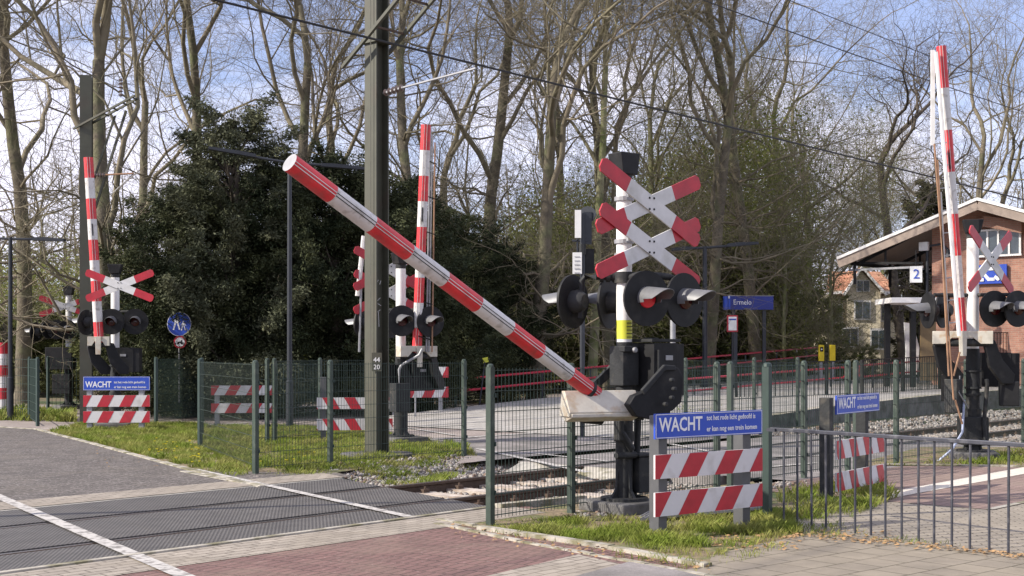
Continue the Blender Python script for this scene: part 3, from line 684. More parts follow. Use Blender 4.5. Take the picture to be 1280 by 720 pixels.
# station name board, notice, poles
def station_board():
    Y = 44; p = AT(917, 500, Y); t = thing('station_sign', 'long blue station name board reading Ermelo on two posts', 'sign', p)
    x = Vector((1, .12, 0)).normalized(); nn = x.cross(UP); o = AT(905, 388, Y)
    mb = MB(); mb.box(o + x * .92 + UP * .26, (1.62, .14, .46), M['blue_dark'], x=x); mb.box(o + x * .05 + UP * .25, (.12, .16, .46), M['blue'], x=x)
    mb.box(o + x * .16 + UP * .26 + nn * .03, (.07, .16, .46), M['blue'], x=x)
    mb.box(o + x * .95 + UP * .505, (1.6, .15, .02), M['steel'], x=x); b = mb.build('name_board', t)
    mb = MB(); text_mesh(mb, 'Ermelo', o + x * .30 + UP * .20 + nn * .075, x, UP, .25, M['ivory'], .002, sx=.9); 
    mb.box(o + x * .14 + UP * .45 + nn * .12, (.05, .01, .09), M['ivory'], x=x); mb.build('lettering', b)
    for q in (.33, 1.42): mb = MB(); mb.box(o + x * q - UP * 1.0, (.12, .08, 2.0), M['lamp_post'], x=x); mb.build('post', t)
    p = AT(916, 500, 43); t = thing('notice_board', 'small red-framed white notice on a dark post under the station name', 'notice board', p)
    c = AT(915.5, 404.5, 43); mb = MB(); mb.box(c, (.36, .06, .56), M['refl_red']); mb.box(c + fw * .032, (.27, .02, .46), M['white']); mb.box(c + fw * .044 + UP * .14, (.24, .004, .05), M['blue']); mb.build('notice', t)
    mb = MB(); q = AT(919, 416, 43); mb.box(q - UP * .95, (.13, .1, 1.9), M['lamp_post']); mb.build('post', t)
station_board()
def yellow_post(px, label, Y, tall):
    p = AT(px, 478, Y); t = thing('card_reader', label, 'card reader', p, 'yellow card readers by the ramp')
    mb = MB(); mb.box(p + UP * .5, (.12, .1, 1.0), M['steel']); mb.build('stand', t)
    mb = MB(); c = AT(px, 441.5, Y); mb.box(c, (.18 if not tall else .2, .14, .60), M['yellow'])
    if not tall: mb.box(c + fw * .072 + UP * .14, (.11, .01, .16), M['black']); disc(mb, c + fw * .08 + UP * .14, .03, fw, M['ivory'], .004, 12)
    mb.build('reader_head', t, bevel=.02)
yellow_post(1026.5, 'yellow card reader with a dark window at the end of the red handrail', 46, False)
yellow_post(1040.5, 'plain yellow post unit against the pale trunk, right of the card reader', 46, True)

# ================================================================== LAMP POSTS
def lamp_post(label, px, pyb, Y, ztop, arms, r=.055):
    p = Vector(((px - 640) / F * Y, Y, 0)); t = thing('street_lamp', label, 'street lamp', p, 'dark street lamps')
    mb = MB(); mb.tube([p, p + UP * 1.0, p + UP * 1.02, p + UP * ztop], [r * 1.35, r * 1.35, r, r * .8], M['lamp_post'], 12); mb.build('pole', t, smooth=True)
    for (ax, ay, ln, dz) in arms:
        d = Vector((ax, ay, 0)).normalized(); a = p + UP * (ztop - .05)
        mb = MB(); mb.tube([a, a + d * ln * .45 + UP * dz * .4], .03 * Y / 28, M['lamp_post'], 8); ar = mb.build('arm', t)
        mb = MB(); c = a + d * ln * .72 + UP * dz * .75
        kk = Y / 28; mb.prism([(-ln * .3, -.03 * kk), (ln * .3, -.035 * kk), (ln * .3, .02 * kk), (-ln * .1, .05 * kk), (-ln * .3, .04 * kk)], c, (d + UP * dz / ln).normalized(), UP, .16, M['lamp_post']); mb.build('lamp_head', ar)
lamp_post('tall dark street lamp with two arms behind the tip of the sloping boom', 362, 0, 26.4, 5.55, [(-.98, -.2, 1.6, .25), (.96, .28, 1.55, -.05)])
lamp_post('dark street lamp with two arms beside the near mast signals, by the platform ramp', 881, 0, 43, 5.15, [(-1, 0, 1.1, -.05), (1, -.1, 1.75, .15)], r=.09)
lamp_post('dark street lamp with two arms at the far left edge', 13, 0, 30, 4.3, [(1, 0, 1.25, -.02), (-1, 0, 1.2, .05)])

lamp_post('stand-in post added beyond the left edge to cast a shadow over the crossing panels', -405, 0, 11.6, 4.3, [(1, 0, .8, .05)], r=.07)  # unseen post, added only to throw a shadow band onto the crossing
# ================================================================== CATENARY MASTS AND WIRES
def ibeam(mb, p, h, m, x, w_=.30, tf=.02):
    x = Vector(x).normalized(); y = UP.cross(x)
    mb.box(p + UP * h / 2 + y * (w_ / 2 - tf / 2), (w_, tf, h), m, x=x); mb.box(p + UP * h / 2 - y * (w_ / 2 - tf / 2), (w_, tf, h), m, x=x)
    mb.box(p + UP * h / 2, (.014, w_ - 2 * tf - .004, h), m, x=x)
p = Vector((-2.06, 19.5, 0)); MC = p
t = thing('catenary_mast', 'tall olive steel catenary mast in the middle, passing out of the top of the picture', 'mast', p, 'catenary masts')
mb = MB(); ibeam(mb, p, 9.2, M['mast'], N, .26); mb.box(p + UP * 4.6 + Vector((-.075, -.165, 0)), (.012, .008, 9.2), M['mast_edge']); mb.build('beam', t)
mb = MB(); mb.tube([p + UP * -.1, p + UP * .06], .55, M['concrete_dark'], 20); mb.build('footing', t)
mb = MB(); pl = G(471, 555, 0)
for i, s_ in enumerate(('11', '22', '59')):
    pass
cfront = p + Vector((.02, -.20, 0)); 
text_mesh(mb, '44', cfront + UP * 1.45, (1, 0, 0), UP, .10, M['white_dirty'], .002, align='CENTER', bold=.002); text_mesh(mb, '20', cfront + UP * 1.34, (1, 0, 0), UP, .10, M['white_dirty'], .002, align='CENTER', bold=.002)
mb.box(cfront + UP * 1.45 + Vector((0, .012, 0)), (.15, .014, .28), M['mast']); mb.build('number_plate', t)
mb = MB(); nr = -N     # towards the track
a1 = p + UP * 6.2; 
mb.box(p + UP * 6.30, (.34, .34, .03), M['mast'], x=N)
for sd in (-.30, .30):
    off = D * sd
    mb.tube([a1 + off - nr * .45 - UP * .25, a1 + off + nr * 3.2 + UP * 2.2], .035, M['mast'], 4)
for k in range(5): q = a1 + nr * (.3 + k * .5) + UP * (.25 + k * .36); mb.tube([q - D * .30, q + D * .30], .02, M['rail'], 4)
mb.build('bracket', t)
def insulator(mb, a, b):
    a = Vector(a); b = Vector(b); d = (b - a); L_ = d.length; d.normalize()
    mb.tube([a, b], .025, M['steel'], 6)
    n_ = 5
    for k in range(n_):
        c = a + d * (L_ * (k + .5) / n_); mb.tube([c - d * .02, c, c + d * .02], [.03, .055, .03], M['insul'], 12)
mb = MB(); q0 = p + UP * 5.52 + nr * .16; q1 = q0 + nr * .42 + UP * .03; insulator(mb, q0, q1); mb.tube([q1, q0 + nr * 1.9 + UP * .10], .018, M['steel'], 6)
mb.build('registration_arm', t)
mb = MB()
for a_, b_ in (((-.02, 2.35), (.05, 2.42)), ((-.02, 2.35), (.06, 2.30)), ((.0, 2.2), (.05, 2.24)), ((.02, 2.22), (.03, 1.98)), ((-.04, 2.62), (-.02, 2.68)), ((-.01, 2.64), (.02, 2.69)), ((.04, 2.62), (.06, 2.68))):
    mb.tube([cfront + Vector((a_[0], .05, a_[1])), cfront + Vector((b_[0], .05, b_[1]))], .0035, M['white_dirty'], 4)
mb.build('scribble', t)
# left mast
p = Vector(((108 - 640) / F * 29, 29, 0)); t = thing('catenary_mast', 'grey catenary mast on the left with a triangular bracket, behind the raised boom', 'mast', p, 'catenary masts')
mb = MB(); ibeam(mb, p, 7.85, M['mast'], (1, .2, 0), .26); mb.build('beam', t)
mb = MB(); tp = p + UP * 6.75 + Vector((.1, 0, 0)); e_ = tp + Vector((1.15, -.4, .55))
for oy in (-.14, .14): mb.tube([tp + Vector((-.35, oy, -.12)), e_ + Vector((0, oy, 0))], .03, M['mast'], 4)
mb.tube([tp + Vector((.05, 0, -1.3)), tp + Vector((.55, 0, .2))], .03, M['mast'], 4); mb.tube([tp + Vector((.1, 0, -1.9)), tp + Vector((.80, 0, .32))], .035, M['mast'], 4)
for k in range(4): q = tp.lerp(e_, .35 + k * .2); mb.tube([q + Vector((0, -.14, 0)), q + Vector((0, .14, 0))], .02, M['mast'], 4)
mb.build('bracket', t)
mb = MB(); insulator(mb, e_ + Vector((-.35, 0, 0)), e_ + Vector((-.35, 0, .42))); mb.build('insulator', t)
mb = MB(); q = p + UP * 5.6 + Vector((.15, -.1, 0)); insulator(mb, q, q + Vector((.3, 0, 0))); mb.tube([q + Vector((.3, 0, 0)), q + Vector((.95, 0, .03))], .02, M['wood'], 6); mb.tube([q + Vector((.95, 0, .03)), q + Vector((.45, .1, -.4))], .012, M['steel'], 5); mb.build('registration_arm', t)
def wire(label, s, z0, z1, sag, t0=-45, t1=110, r=.009, ds=0):
    mb = MB(); pts = []
    for k in range(41):
        u = k / 40; tt_ = t0 + (t1 - t0) * u; sp_ = ((tt_ + 12) % 50) / 50
        pts.append(TS(tt_, s, z0 + (z1 - z0) * u - sag * 4 * sp_ * (1 - sp_)))
    mb.tube(pts, r, M['cable'], 5); tag(mb.build('overhead_wire'), label, 'overhead wire', 'overhead wires of the railway')
wire('lower overhead contact wire crossing the whole picture above the near mast', 10.40, 5.02, 5.05, .0, r=.010)
wire('second contact wire running just beside the lowest one', 10.47, 5.05, 5.03, .0, r=.007)
wire('upper carrier wire above the contact wires', 10.44, 7.25, 7.3, .45, r=.010)
wire('topmost overhead wire at the upper right', 11.2, 8.0, 8.0, .25, r=.008)

# ================================================================== CROSSING MASTS
def lamp(parent, c, nrm, r=.27, lens='lens_off', hood=.36, back=True):
    nrm = Vector(nrm).normalized(); c = Vector(c); side = nrm.cross(UP).normalized()
    mb = MB(); n_ = 32
    mb.tube([c - nrm * .012, c + nrm * .012], r, M['black'], n_)
    mb.tube([c - nrm * .012, c - nrm * .10, c - nrm * .15], [.115, .11, .07], M['darkgrey'], 16)
    mb.box(c - nrm * .10 - UP * .12, (.05, .03, .1), M['darkgrey'], x=nrm)
    L_ = mb.build('warning_light', parent, smooth=True)
    mb = MB(); mb.tube([c + nrm * .012, c + nrm * .03, c + nrm * .045], [.095, .09, .04], M[lens], 20); mb.build('lens', L_, smooth=True)
    # half-round hood, longer at the top
    mb = MB(); vs = []; K = 14
    for i in range(K + 1):
        a = math.pi * (-.12 + 1.24 * i / K); ln = hood * (.26 + .74 * max(0, math.sin(a)) ** .42)
        for (rr, ll) in ((.118, .008), (.112, ln)):
            vs.append(c + side * math.cos(a) * rr + UP * (math.sin(a) * rr - (.02 if ll > .1 else 0) * 1.6) + nrm * ll)
    vs2 = [v + (v - c - nrm * ((v - c).dot(nrm))).normalized() * -.006 for v in vs]
    k = len(vs); fs = []
    for i in range(K): a = 2 * i; fs += [(a, a + 2, a + 3, a + 1), (k + a, k + a + 1, k + a + 3, k + a + 2), (a + 1, a + 3, k + a + 3, k + a + 1)]
    mb.add(vs + vs2, fs, M['lampgrey']); mb.build('hood', L_, smooth=True)
    return L_
def cross(parent, c, x, wd=1.35, slope=27, bw=.15, th=.018, front=1, tilt=0):
    """St Andrew's cross, red tips and pointed ends"""
    c = Vector(c); x = Vector(x).normalized(); nn = x.cross(UP) * front; Lh = wd / 2 / math.cos(R(slope))
    for k, sg in enumerate((-1, 1)):
        a = R(slope) * sg + R(tilt); u = x * math.cos(a) + UP * math.sin(a); v = -x * math.sin(a) + UP * math.cos(a); o = c + nn * (.012 + .022 * (1 - k))
        b = bw / 2; tip = .035; i_ = Lh - .40
        mb = MB()
        mb.prism([(-i_, -b), (i_, -b), (i_, b), (-i_, b)], o, u, v, th, M['white_dirty'])
        for s in (-1, 1):
            pg = [(i_ * s, -b), ((Lh - tip) * s, -b), (Lh * s, -b * .55), (Lh * s, b * .55), ((Lh - tip) * s, b), (i_ * s, b)]
            if s < 0: pg = pg[::-1]
            mb.prism(pg, o, u, v, th, M['refl_red'])
        mb.build('cross_board', parent)
    mb = MB()
    for dx in (-.03, .03):
        for dz in (-.055, .055): q = c + x * dx + UP * dz + nn * .05; mb.tube([q - nn * .06, q], .011, M['black'], 6)
    mb.build('bolts', parent)
def boom(parent, a, b, r=.078, n=9, first='red', flat=1.0, lines=True):
    a = Vector(a); b = Vector(b); d = (b - a); Lg = d.length; d.normalize()
    side = d.cross(UP).normalized() if abs(d.z) < .97 else d.cross(Vector((0, 1, 0))).normalized(); up = side.cross(d).normalized()
    mb = MB(); K = 20; vs = []; fs = []; ms = []
    for i in range(n + 1):
        for k in range(K): q = 2 * math.pi * k / K; vs.append(a + d * (Lg * i / n) + side * math.cos(q) * r * flat + up * math.sin(q) * r)
    red, wh = mb.mi(M['boom_red']), mb.mi(M['boom_white'])
    for i in range(n):
        m_ = red if (n - 1 - i) % 2 == 0 else wh
        for k in range(K): mb.f.append((i * K + k, i * K + (k + 1) % K, (i + 1) * K + (k + 1) % K, (i + 1) * K + k)); mb.m.append(m_)
    mb.v = [tuple(v) for v in vs]
    capm = mb.mi(M['steel']); mb.f.append(tuple(range(K))); mb.m.append(capm); mb.f.append(tuple(n * K + k for k in range(K))[::-1]); mb.m.append(capm)
    o = mb.build('boom', parent, smooth=True)
    # extruded ribs along the tube
    return o, d, side, up, Lg
def boom_ribs(parent, a, b, r, dirs, n=9, m=None):
    a = Vector(a); b = Vector(b)
    for v in dirs:
        mb = MB(); v = Vector(v).normalized(); d = (b - a).normalized(); v = (v - d * v.dot(d)).normalized()
        for k in range(n):
            p, q = a.lerp(b, k / n), a.lerp(b, (k + 1) / n)
            mm = M['boom_white'] if m == 'w' else (M['white_dirty'] if (n - 1 - k) % 2 == 0 else M['black'])
            mb.tube([p + v * r, q + v * r], .0042, mm, 4)
        mb.build('rib', parent)
def base_block(t, p, sc=1.0, x=E):
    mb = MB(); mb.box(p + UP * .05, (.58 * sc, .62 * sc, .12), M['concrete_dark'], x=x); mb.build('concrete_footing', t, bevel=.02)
    mb = MB()
    for k in range(4):
        a = math.pi / 2 * k + .6; d = Vector((math.cos(a), math.sin(a), 0)); mb.prism([(.07, .10), (.21, .10), (.18, .13), (.11, .22), (.09, .40), (.07, .40)], p, d, UP, .03, M['darkgrey'])
    mb.tube([p + UP * .11, p + UP * .14], .24, M['darkgrey'], 20); mb.build('foot_ribs', t)

# ---- M1, the near mast
p = Vector((1.13, 12.9, 0)); FR = Vector((E.y, -E.x, 0))      # board normal, towards the road user
t = thing('barrier_mast', 'nearest barrier mast with sloping red and white boom half lowered', 'barrier', p, 'level crossing barrier masts')
base_block(t, p, 1.1)
mb = MB(); mb.tube([p + UP * .1, p + UP * .95], .088, M['darkgrey'], 20); mb.tube([p + UP * .95, p + UP * 1.70], .083, M['darkgrey'], 20); mb.tube([p + UP * .70, p + UP * .80], .105, M['darkgrey'], 20)
mb.build('lower_pole', t, smooth=True)
mb = MB(); mb.tube([p + UP * 1.67, p + UP * 3.28], .079, M['white'], 20)
mb.tube([p + UP * 3.28, p + UP * 3.40], .083, M['darkgrey'], 20); mb.build('pole', t, smooth=True)
mb = MB(); mb.tube([p + UP * 1.73, p + UP * 1.92], .0805, M['sticker'], 20, cap=False)
for k in range(5): mb.box(p + UP * (1.75 + k * .035) + FR * .0795, (.07, .006, .008), M['cable'], x=E)
mb.build('sticker', t, smooth=True)
mb = MB(); mb.prism([(-.10, 0), (.10, 0), (.13, .22), (-.13, .22)], p + UP * 3.38, E, UP, .2, M['black']); mb.build('bell_housing', t, bevel=.01)
c1, c2 = AT(811, 255, 12.72), AT(811, 309, 12.72)
cross(t, c1, E, tilt=-3, slope=25); cross(t, c2, E, tilt=-3, slope=25)
for c in (c1, c2):
    mb = MB()
    for dz in (-.07, .07): mb.box(c + UP * dz - FR * .03 - E * .05, (.42, .03, .035), M['steel'], x=E); mb.tube([p + UP * (c.z + dz) - UP * .02, p + UP * (c.z + dz) + UP * .02], .1, M['steel'], 16)
    mb.build('cross_bracket', t)
# light carriers
mb = MB(); zb = H + (440 - 347) / F * 12.8
mb.tube([AT(727, 362, 12.9), AT(727, 352, 12.9), AT(731, 346, 12.9), AT(745, 346, 12.88), p + UP * zb + Vector((-.08, 0, 0))], .032, M['darkgrey'], 10)
mb.tube([p + UP * zb + Vector((.05, -.05, 0)), AT(800, 343, 12.6), AT(836, 346, 12.7), AT(845, 350, 12.75)], .035, M['darkgrey'], 10)
mb.tube([AT(725, 362, 12.9), AT(725, 385, 12.9)], .05, M['darkgrey'], 10)
for x_ in (752, 760, 768): mb.tube([AT(x_, 346, 12.9) - Vector((.02, 0, 0)), AT(x_, 346, 12.9) + Vector((.02, 0, 0))], .055, M['darkgrey'], 10)
mb.tube([p + UP * (zb - .05), p + UP * (zb + .06)], .11, M['darkgrey'], 16)
mb.build('light_carrier', t, smooth=True)
lamp(t, AT(808, 373, 12.45), (.50, -.86, 0), lens='lens_half', hood=.38)
lamp(t, AT(855, 375, 12.75), (.66, -.75, 0), lens='lens_off', hood=.38)
lamp(t, AT(716, 377, 12.9), (-.80, .60, 0), hood=.36)
lamp(t, AT(761, 378, 13.1), (-.88, .47, 0), hood=.34)
# collar and machine box
mb = MB(); mb.box(p + UP * 1.46, (.215, .21, .40), M['darkgrey'], x=E); mb.box(p + UP * 1.63 - E * .06 + FR * .10, (.12, .08, .06), M['darkgrey'], x=E)
mb.tube([p + UP * 1.62 + FR * .14, p + UP * 1.62 + FR * .18], .03, M['steel'], 8)
mb.build('collar', t, bevel=.012)
mb = MB(); bc = AT(818, 462, 13.0); mb.box(bc, (.33, .34, .54), M['black'], x=E); mb.box(bc + E * .21 + UP * .0, (.10, .32, .52), M['black'], x=E)
mb.box(bc + FR * .175 + UP * .12 + E * .04, (.10, .006, .05), M['steel'], x=E); mb.box(bc + UP * .295, (.40, .36, .03), M['darkgrey'], x=E)
mb.tube([bc + FR * .19 - E * .12 + UP * .2, bc + FR * .2 - E * .13 - UP * .05, bc + FR * .2 - E * .08 - UP * .26], .012, M['darkgrey'], 6); mb.build('drive_box', t, bevel=.012)
mb = MB(); mb.box(bc + UP * .31 - FR * .05, (.16, .05, .03), M['darkgrey'], x=E); mb.build('box_handle', t)
# boom holder and counterweight
def px2(pts, cx, cy, s=125.0, kx=1.15): return [((x - cx) / s * kx, (cy - y) / s) for x, y in pts]
hc = AT(757, 500, 12.45); V2 = (E * .8 + Vector((1, 0, 0)) * .2).normalized()
mb = MB(); vx = Vector((.93, .36, -.03)).normalized(); dp_ = vx.cross(UP) * -1
hc = AT(749, 503, 12.40)
mb.prism([(-.14, -.13), (-.155, -.085), (-.03, .115), (.04, .115), (.10, -.13)], hc, dp_, UP, .76, M['cream'])
mb.prism([(-.165, -.10), (-.165, -.135), (.0, -.185), (.08, -.13), (.0, -.10)], hc, dp_, UP, .72, M['cream']); mb.build('boom_holder', t, bevel=.006)
mb = MB(); hq = hc + vx * .38
mb.prism([(-.15, -.16), (-.16, -.07), (-.03, .12), (.10, .12), (.14, -.16)], hq + vx * .012, dp_, UP, .03, M['darkgrey']); 
for a_, b_ in ((-.08, -.06), (.04, -.06), (.0, .05)): mb.tube([hq + dp_ * a_ + UP * b_, hq + dp_ * a_ + UP * b_ + vx * .045], .014, M['steel'], 6)
mb.build('holder_end_plate', t)
mb = MB(); cc = AT(818, 490, 12.35)
cw = [(790, 494), (803, 489), (831, 459), (845, 461), (851, 473), (849, 502), (838, 512), (812, 523), (793, 519), (783, 505)]
mb.prism(px2(cw[::-1], 818, 490, kx=1.08), cc, Vector((.93, .36, 0)), UP, .12, M['black'])
mb.prism(px2([(803, 487), (831, 457), (845, 458), (845, 464), (832, 464), (806, 493)][::-1], 818, 490, kx=1.08), cc + Vector((-.02, -.07, .0)), Vector((.93, .36, 0)), UP, .05, M['darkgrey'])
for (x_, y_) in ((838, 475), (841, 486), (838, 497), (830, 505)): q = AT(x_, y_, 12.25); mb.tube([q, q + Vector((.02, -.05, 0))], .022, M['darkgrey'], 8)
mb.build('counterweight_arm', t, bevel=.01)
mb = MB(); mb.prism(px2([(741, 478), (764, 455), (772, 455), (772, 462), (750, 482)][::-1], 757, 470), AT(757, 470, 13.1), Vector((.93, .36, 0)), UP, .06, M['darkgrey']); 
mb.build('rear_arm', t); mb = MB(); mb.tube([p + UP * 1.05 - E * .05 + FR * .1, p + UP * 1.0 + E * .5 + FR * .1], .05, M['darkgrey'], 12)
mb.build('pivot_shaft', t); mb = MB(); mb.tube([AT(727, 520, 12.4), AT(752, 522, 12.5)], .07, M['black'], 10); mb.build('rubber_buffer', t)
ba, bb = AT(745, 493, 12.42), AT(362, 203, 9.9)
bo_, dd, sd_, up_, Lg = boom(t, ba, bb, r=.078, n=9)
camdir = (Vector((0, 0, H)) - (ba + bb) / 2).normalized(); nv = dd.cross(camdir).normalized()
boom_ribs(bo_, ba, bb, .0775, [camdir + nv * .12, camdir + nv * .42] if nv.z > 0 else [camdir - nv * .12, camdir - nv * .42])
mb = MB(); vv = (camdir + (nv if nv.z > 0 else -nv) * .43).normalized()
for (u0, u1) in ((.455, .52), (.93, .985)):
    q0, q1 = ba.lerp(bb, u0), ba.lerp(bb, u1); mb.box((q0 + q1) / 2 + vv * .079, ((q1 - q0).length, .03, .012), M['lens_half'], x=dd, z=vv)
mb.build('boom_reflector', bo_)
mb = MB(); mb.tube([ba + dd * .10, ba + dd * .135], .088, M['darkgrey'], 20); mb.build('boom_clamp', bo_)
mb = MB(); mb.box(p + UP * .36 + E * .20 + FR * .02, (.22, .22, .36), M['darkgrey'], x=E); mb.box(p + UP * .56 + E * .20 + FR * .02, (.26, .25, .03), M['darkgrey'], x=E)
mb.tube([p + UP * .57 + E * .05 + FR * .12, p + UP * .57 - E * .20 + FR * .10], .035, M['darkgrey'], 10); mb.tube([p + UP * .62 + FR * .12, p + UP * .80 - E * .13 + FR * .10], .04, M['darkgrey'], 8)
mb.box(p + UP * .82 - E * .14 + FR * .08, (.06, .1, .20), M['darkgrey'], x=E)
mb.build('cable_box', t, bevel=.01)
mb = MB(); mb.tube([p + UP * .55 + E * .17, p + UP * 1.15 + E * .20, p + UP * 1.3 + E * .25], .035, M['darkgrey'], 10); mb.build('cable_pipe', t, smooth=True)
# iron grating in the verge beside it
mb = MB(); gp = G(905, 655)
mb.slab([G(800, 655), G(960, 640), G(965, 634), G(812, 648)], .03, .055, M['steel'])
for k in range(34):
    u = k / 33; q = G(800, 655).lerp(G(960, 640), u); q2 = G(812, 648).lerp(G(965, 634), u); mb.tube([q + UP * .07, q2 + UP * .07], .006, M['steel'], 4)
tag(mb.build('drain_grating', loc=gp), 'pale steel grating on the ground behind the near warning board', 'grating')

# ---- generic mast with a raised boom
def raised_mast(label, p, ztop, boomroot, boomtip, lamps, crosses, x=E, pole_r=.088, box=None, wide=None, br=.085, zdark=1.65, low=True, cback=False, n=9, holder=True):
    p = Vector(p); x = Vector(x).normalized(); fr = x.cross(UP)
    t = thing('barrier_mast', label, 'barrier', p, 'level crossing barrier masts')
    base_block(t, p, 1.2, x)
    mb = MB(); mb.tube([p + UP * .1, p + UP * .75], .125, M['darkgrey'], 18); mb.tube([p + UP * .75, p + UP * zdark], .10, M['darkgrey'], 18)
    for z in (.95, 1.05, 1.3): mb.tube([p + UP * z, p + UP * (z + .03)], .125, M['darkgrey'], 16)
    mb.build('lower_pole', t, smooth=True)
    mb = MB(); mb.tube([p + UP * zdark, p + UP * (ztop - .28)], pole_r, M['white'], 18); mb.build('pole', t, smooth=True)
    mb = MB(); mb.tube([p + UP * (ztop - .28), p + UP * (ztop - .18)], pole_r * 1.05, M['darkgrey'], 16); mb.prism([(-.10, 0), (.10, 0), (.15, .2), (-.15, .2)], p + UP * (ztop - .2), x, UP, .22, M['black']); mb.build('bell_housing', t, bevel=.01)
    for (c, xx, sl) in crosses: cross(t, c, xx, slope=sl)
    mb = MB(); zs_ = [c.z for c, n_ in lamps]; zc = sum(zs_) / len(zs_) + .22
    for c, n_ in lamps:
        c = Vector(c); q = c - Vector(n_).normalized() * .10
        mb.tube([Vector((p.x, p.y, zc)), Vector((q.x, q.y, zc)), q + UP * .05], .03, M['darkgrey'], 8)
    mb.build('light_carrier', t)
    for c, n_ in lamps: lamp(t, c, n_)
    mb = MB()
    bc = Vector(box) if box else p + x * .33 - fr * .1 + UP * 1.15
    mb.box(bc, (.42, .36, .52), M['black'], x=x); mb.box(bc + x * .26, (.14, .34, .50), M['black'], x=x); mb.box(bc + fr * .185 + UP * .1, (.12, .006, .05), M['steel'], x=x); mb.build('drive_box', t, bevel=.012)
    br_ = Vector(boomroot); bt = Vector(boomtip); d = (bt - br_).normalized()
    mb = MB(); hw_ = wide or .38
    if holder:
        mb.prism([(-hw_, -.09), (-hw_, .10), (hw_, .10), (hw_, -.09), (hw_ * .6, -.09), (hw_ * .35, .0), (-hw_ * .35, .0), (-hw_ * .6, -.09)], br_ + UP * .02, x, UP, .16, M['cream'])
        mb.prism([(-.05, -.25), (.05, -.25), (.06, .12), (-.06, .12)], br_ + fr * .09, x, UP, .03, M['cream'])
    mb.build('boom_holder', t, bevel=.006)
    mb = MB()
    for sg in (-1, 1):
        q = br_ + x * hw_ * .85 * sg
        pg = [(0, .0), (.10, -.02), (.22, -.30), (.42, -.52), (.40, -.66), (.22, -.66), (.02, -.42), (-.06, -.1)]
        mb.prism(pg, q - fr * .02, (-fr * .45 + x * .9), UP, .07, M['black'])
    mb.tube([br_ - x * hw_ * .9 - UP * .05, br_ + x * hw_ * .9 - UP * .05], .06, M['darkgrey'], 12)
    mb.build('counterweight_arms', t, bevel=.008)
    o, dd, sd, up, Lg = boom(t, br_, bt, r=br, n=n)
    cd = (Vector((0, 0, H)) - (br_ + bt) / 2).normalized()
    nv = dd.cross(cd)
    boom_ribs(o, br_, bt, br + .0005, [cd + nv * .25, cd - nv * .3], m='w')
    mb = MB(); mb.box(br_.lerp(bt, .61) + cd * (br - .002), (.24, .02, .02), M['black'], x=dd, z=cd); mb.build('boom_reflector', o)
    return t, o
# M2, centre
p2 = Vector(((501 - 640) / F * 22.6, 22.6, 0)); Y2 = 22.4
t2, b2 = raised_mast('central barrier mast behind the tall catenary mast, boom raised', p2, 3.35, AT(521, 441, Y2), AT(532.5, 156, Y2 - .3),
    [(AT(502, 401, 22.2), (.45, -.88, 0)), (AT(538, 402, 22.4), (.55, -.83, 0)), (AT(453, 405, 22.8), (-.88, .45, 0)), (AT(489, 404, 23), (-.85, .5, 0))],
    [(AT(486, 337, 22.85), (.85, .5, 0), 27), (AT(486, 366, 22.9), (.85, .5, 0), 27)], box=AT(522, 470, 22.8))
mb = MB()
for k, (dx, ln) in enumerate(((9, 1.0), (12, .93), (16, .9))):
    mb.tube([AT(524 + dx, 440, Y2), AT(531 + dx * .8, 160 + k * 9, Y2)], .014 + .004 * (k == 0), M['steel'] if k < 2 else M['wood'], 6)
for k in range(6): mb.tube([AT(523 + k * 1.8, 420 - 44 * k, Y2 - .12), AT(540 + k * 1.2, 425 - 44 * k, Y2)], .010, M['black'], 5)
mb.build('skirt_rods', t2)
mb = MB(); mb.tube([AT(528, 436, 22.2), AT(524, 444, 22.2), AT(502, 456, 22.2), AT(499, 462, 22.2), AT(499, 486, 22.2)], .025, M['steel'], 8); mb.build('cable_pipe', t2, smooth=True)
mb = MB(); mb.box(AT(500, 497, 22.2), (.30, .22, .50), M['darkgrey'], x=E); mb.build('relay_box', t2, bevel=.01); mb = MB(); mb.box(AT(486, 470, 22.4), (.28, .2, .4), M['black'], x=E); mb.build('relay_box', t2, bevel=.01)
mb = MB(); mb.tube([AT(447, 370, 22.6), AT(455, 295, 22.6)], .045, M['boom_white'], 8); mb.tube([AT(449, 440, 22.6), AT(452, 340, 22.6)], .02, M['steel'], 6); mb.build('side_arm', t2)
# M3, left
Y3 = 27; p3 = Vector(((144 - 640) / F * Y3, Y3, 0))
t3, b3 = raised_mast('left barrier mast with a single cross and raised boom, above a WACHT sign', p3, 3.45, AT(124, 428, 26.4), AT(110.5, 197, 26.3),
    [(AT(139, 402, 26.6), (.15, -1, 0)), (AT(169, 402, 26.8), (.2, -1, 0)), (AT(108, 403, 27), (-.92, .4, 0))],
    [(AT(150, 357, 25.9), (1, .02, 0), 22)], x=(1, .1, 0), box=AT(156, 450, 26.9), wide=.22, br=.095)
b3['label'] = 'raised boom leaning slightly left'
# M4, far left
Y4 = 36; p4 = Vector(((86 - 640) / F * Y4, Y4, 0))
t = thing('signal_mast', 'farthest light mast at the left, half hidden behind the left catenary mast', 'signal', p4)
base_block(t, p4, 1.2)
mb = MB(); mb.tube([p4 + UP * .1, p4 + UP * 1.7], .11, M['darkgrey'], 14); mb.build('lower_pole', t); mb = MB(); mb.tube([p4 + UP * 1.7, p4 + UP * 3.2], .085, M['white_dirty'], 14); mb.build('pole', t, smooth=True)
mb = MB(); mb.prism([(-.10, 0), (.10, 0), (.15, .26), (-.15, .26)], p4 + UP * 3.2, (1, 0, 0), UP, .22, M['black']); mb.build('bell_housing', t)
cross(t, AT(81, 383, 35.8), (1, .2, 0), slope=20)
for (a, b, nx, ny) in ((71, 412, .2, -1), (84, 412, .4, -.9), (45, 415, -.95, .3), (62, 412, -.8, .5)): lamp(t, AT(a, b, 35.7), (nx, ny, 0))
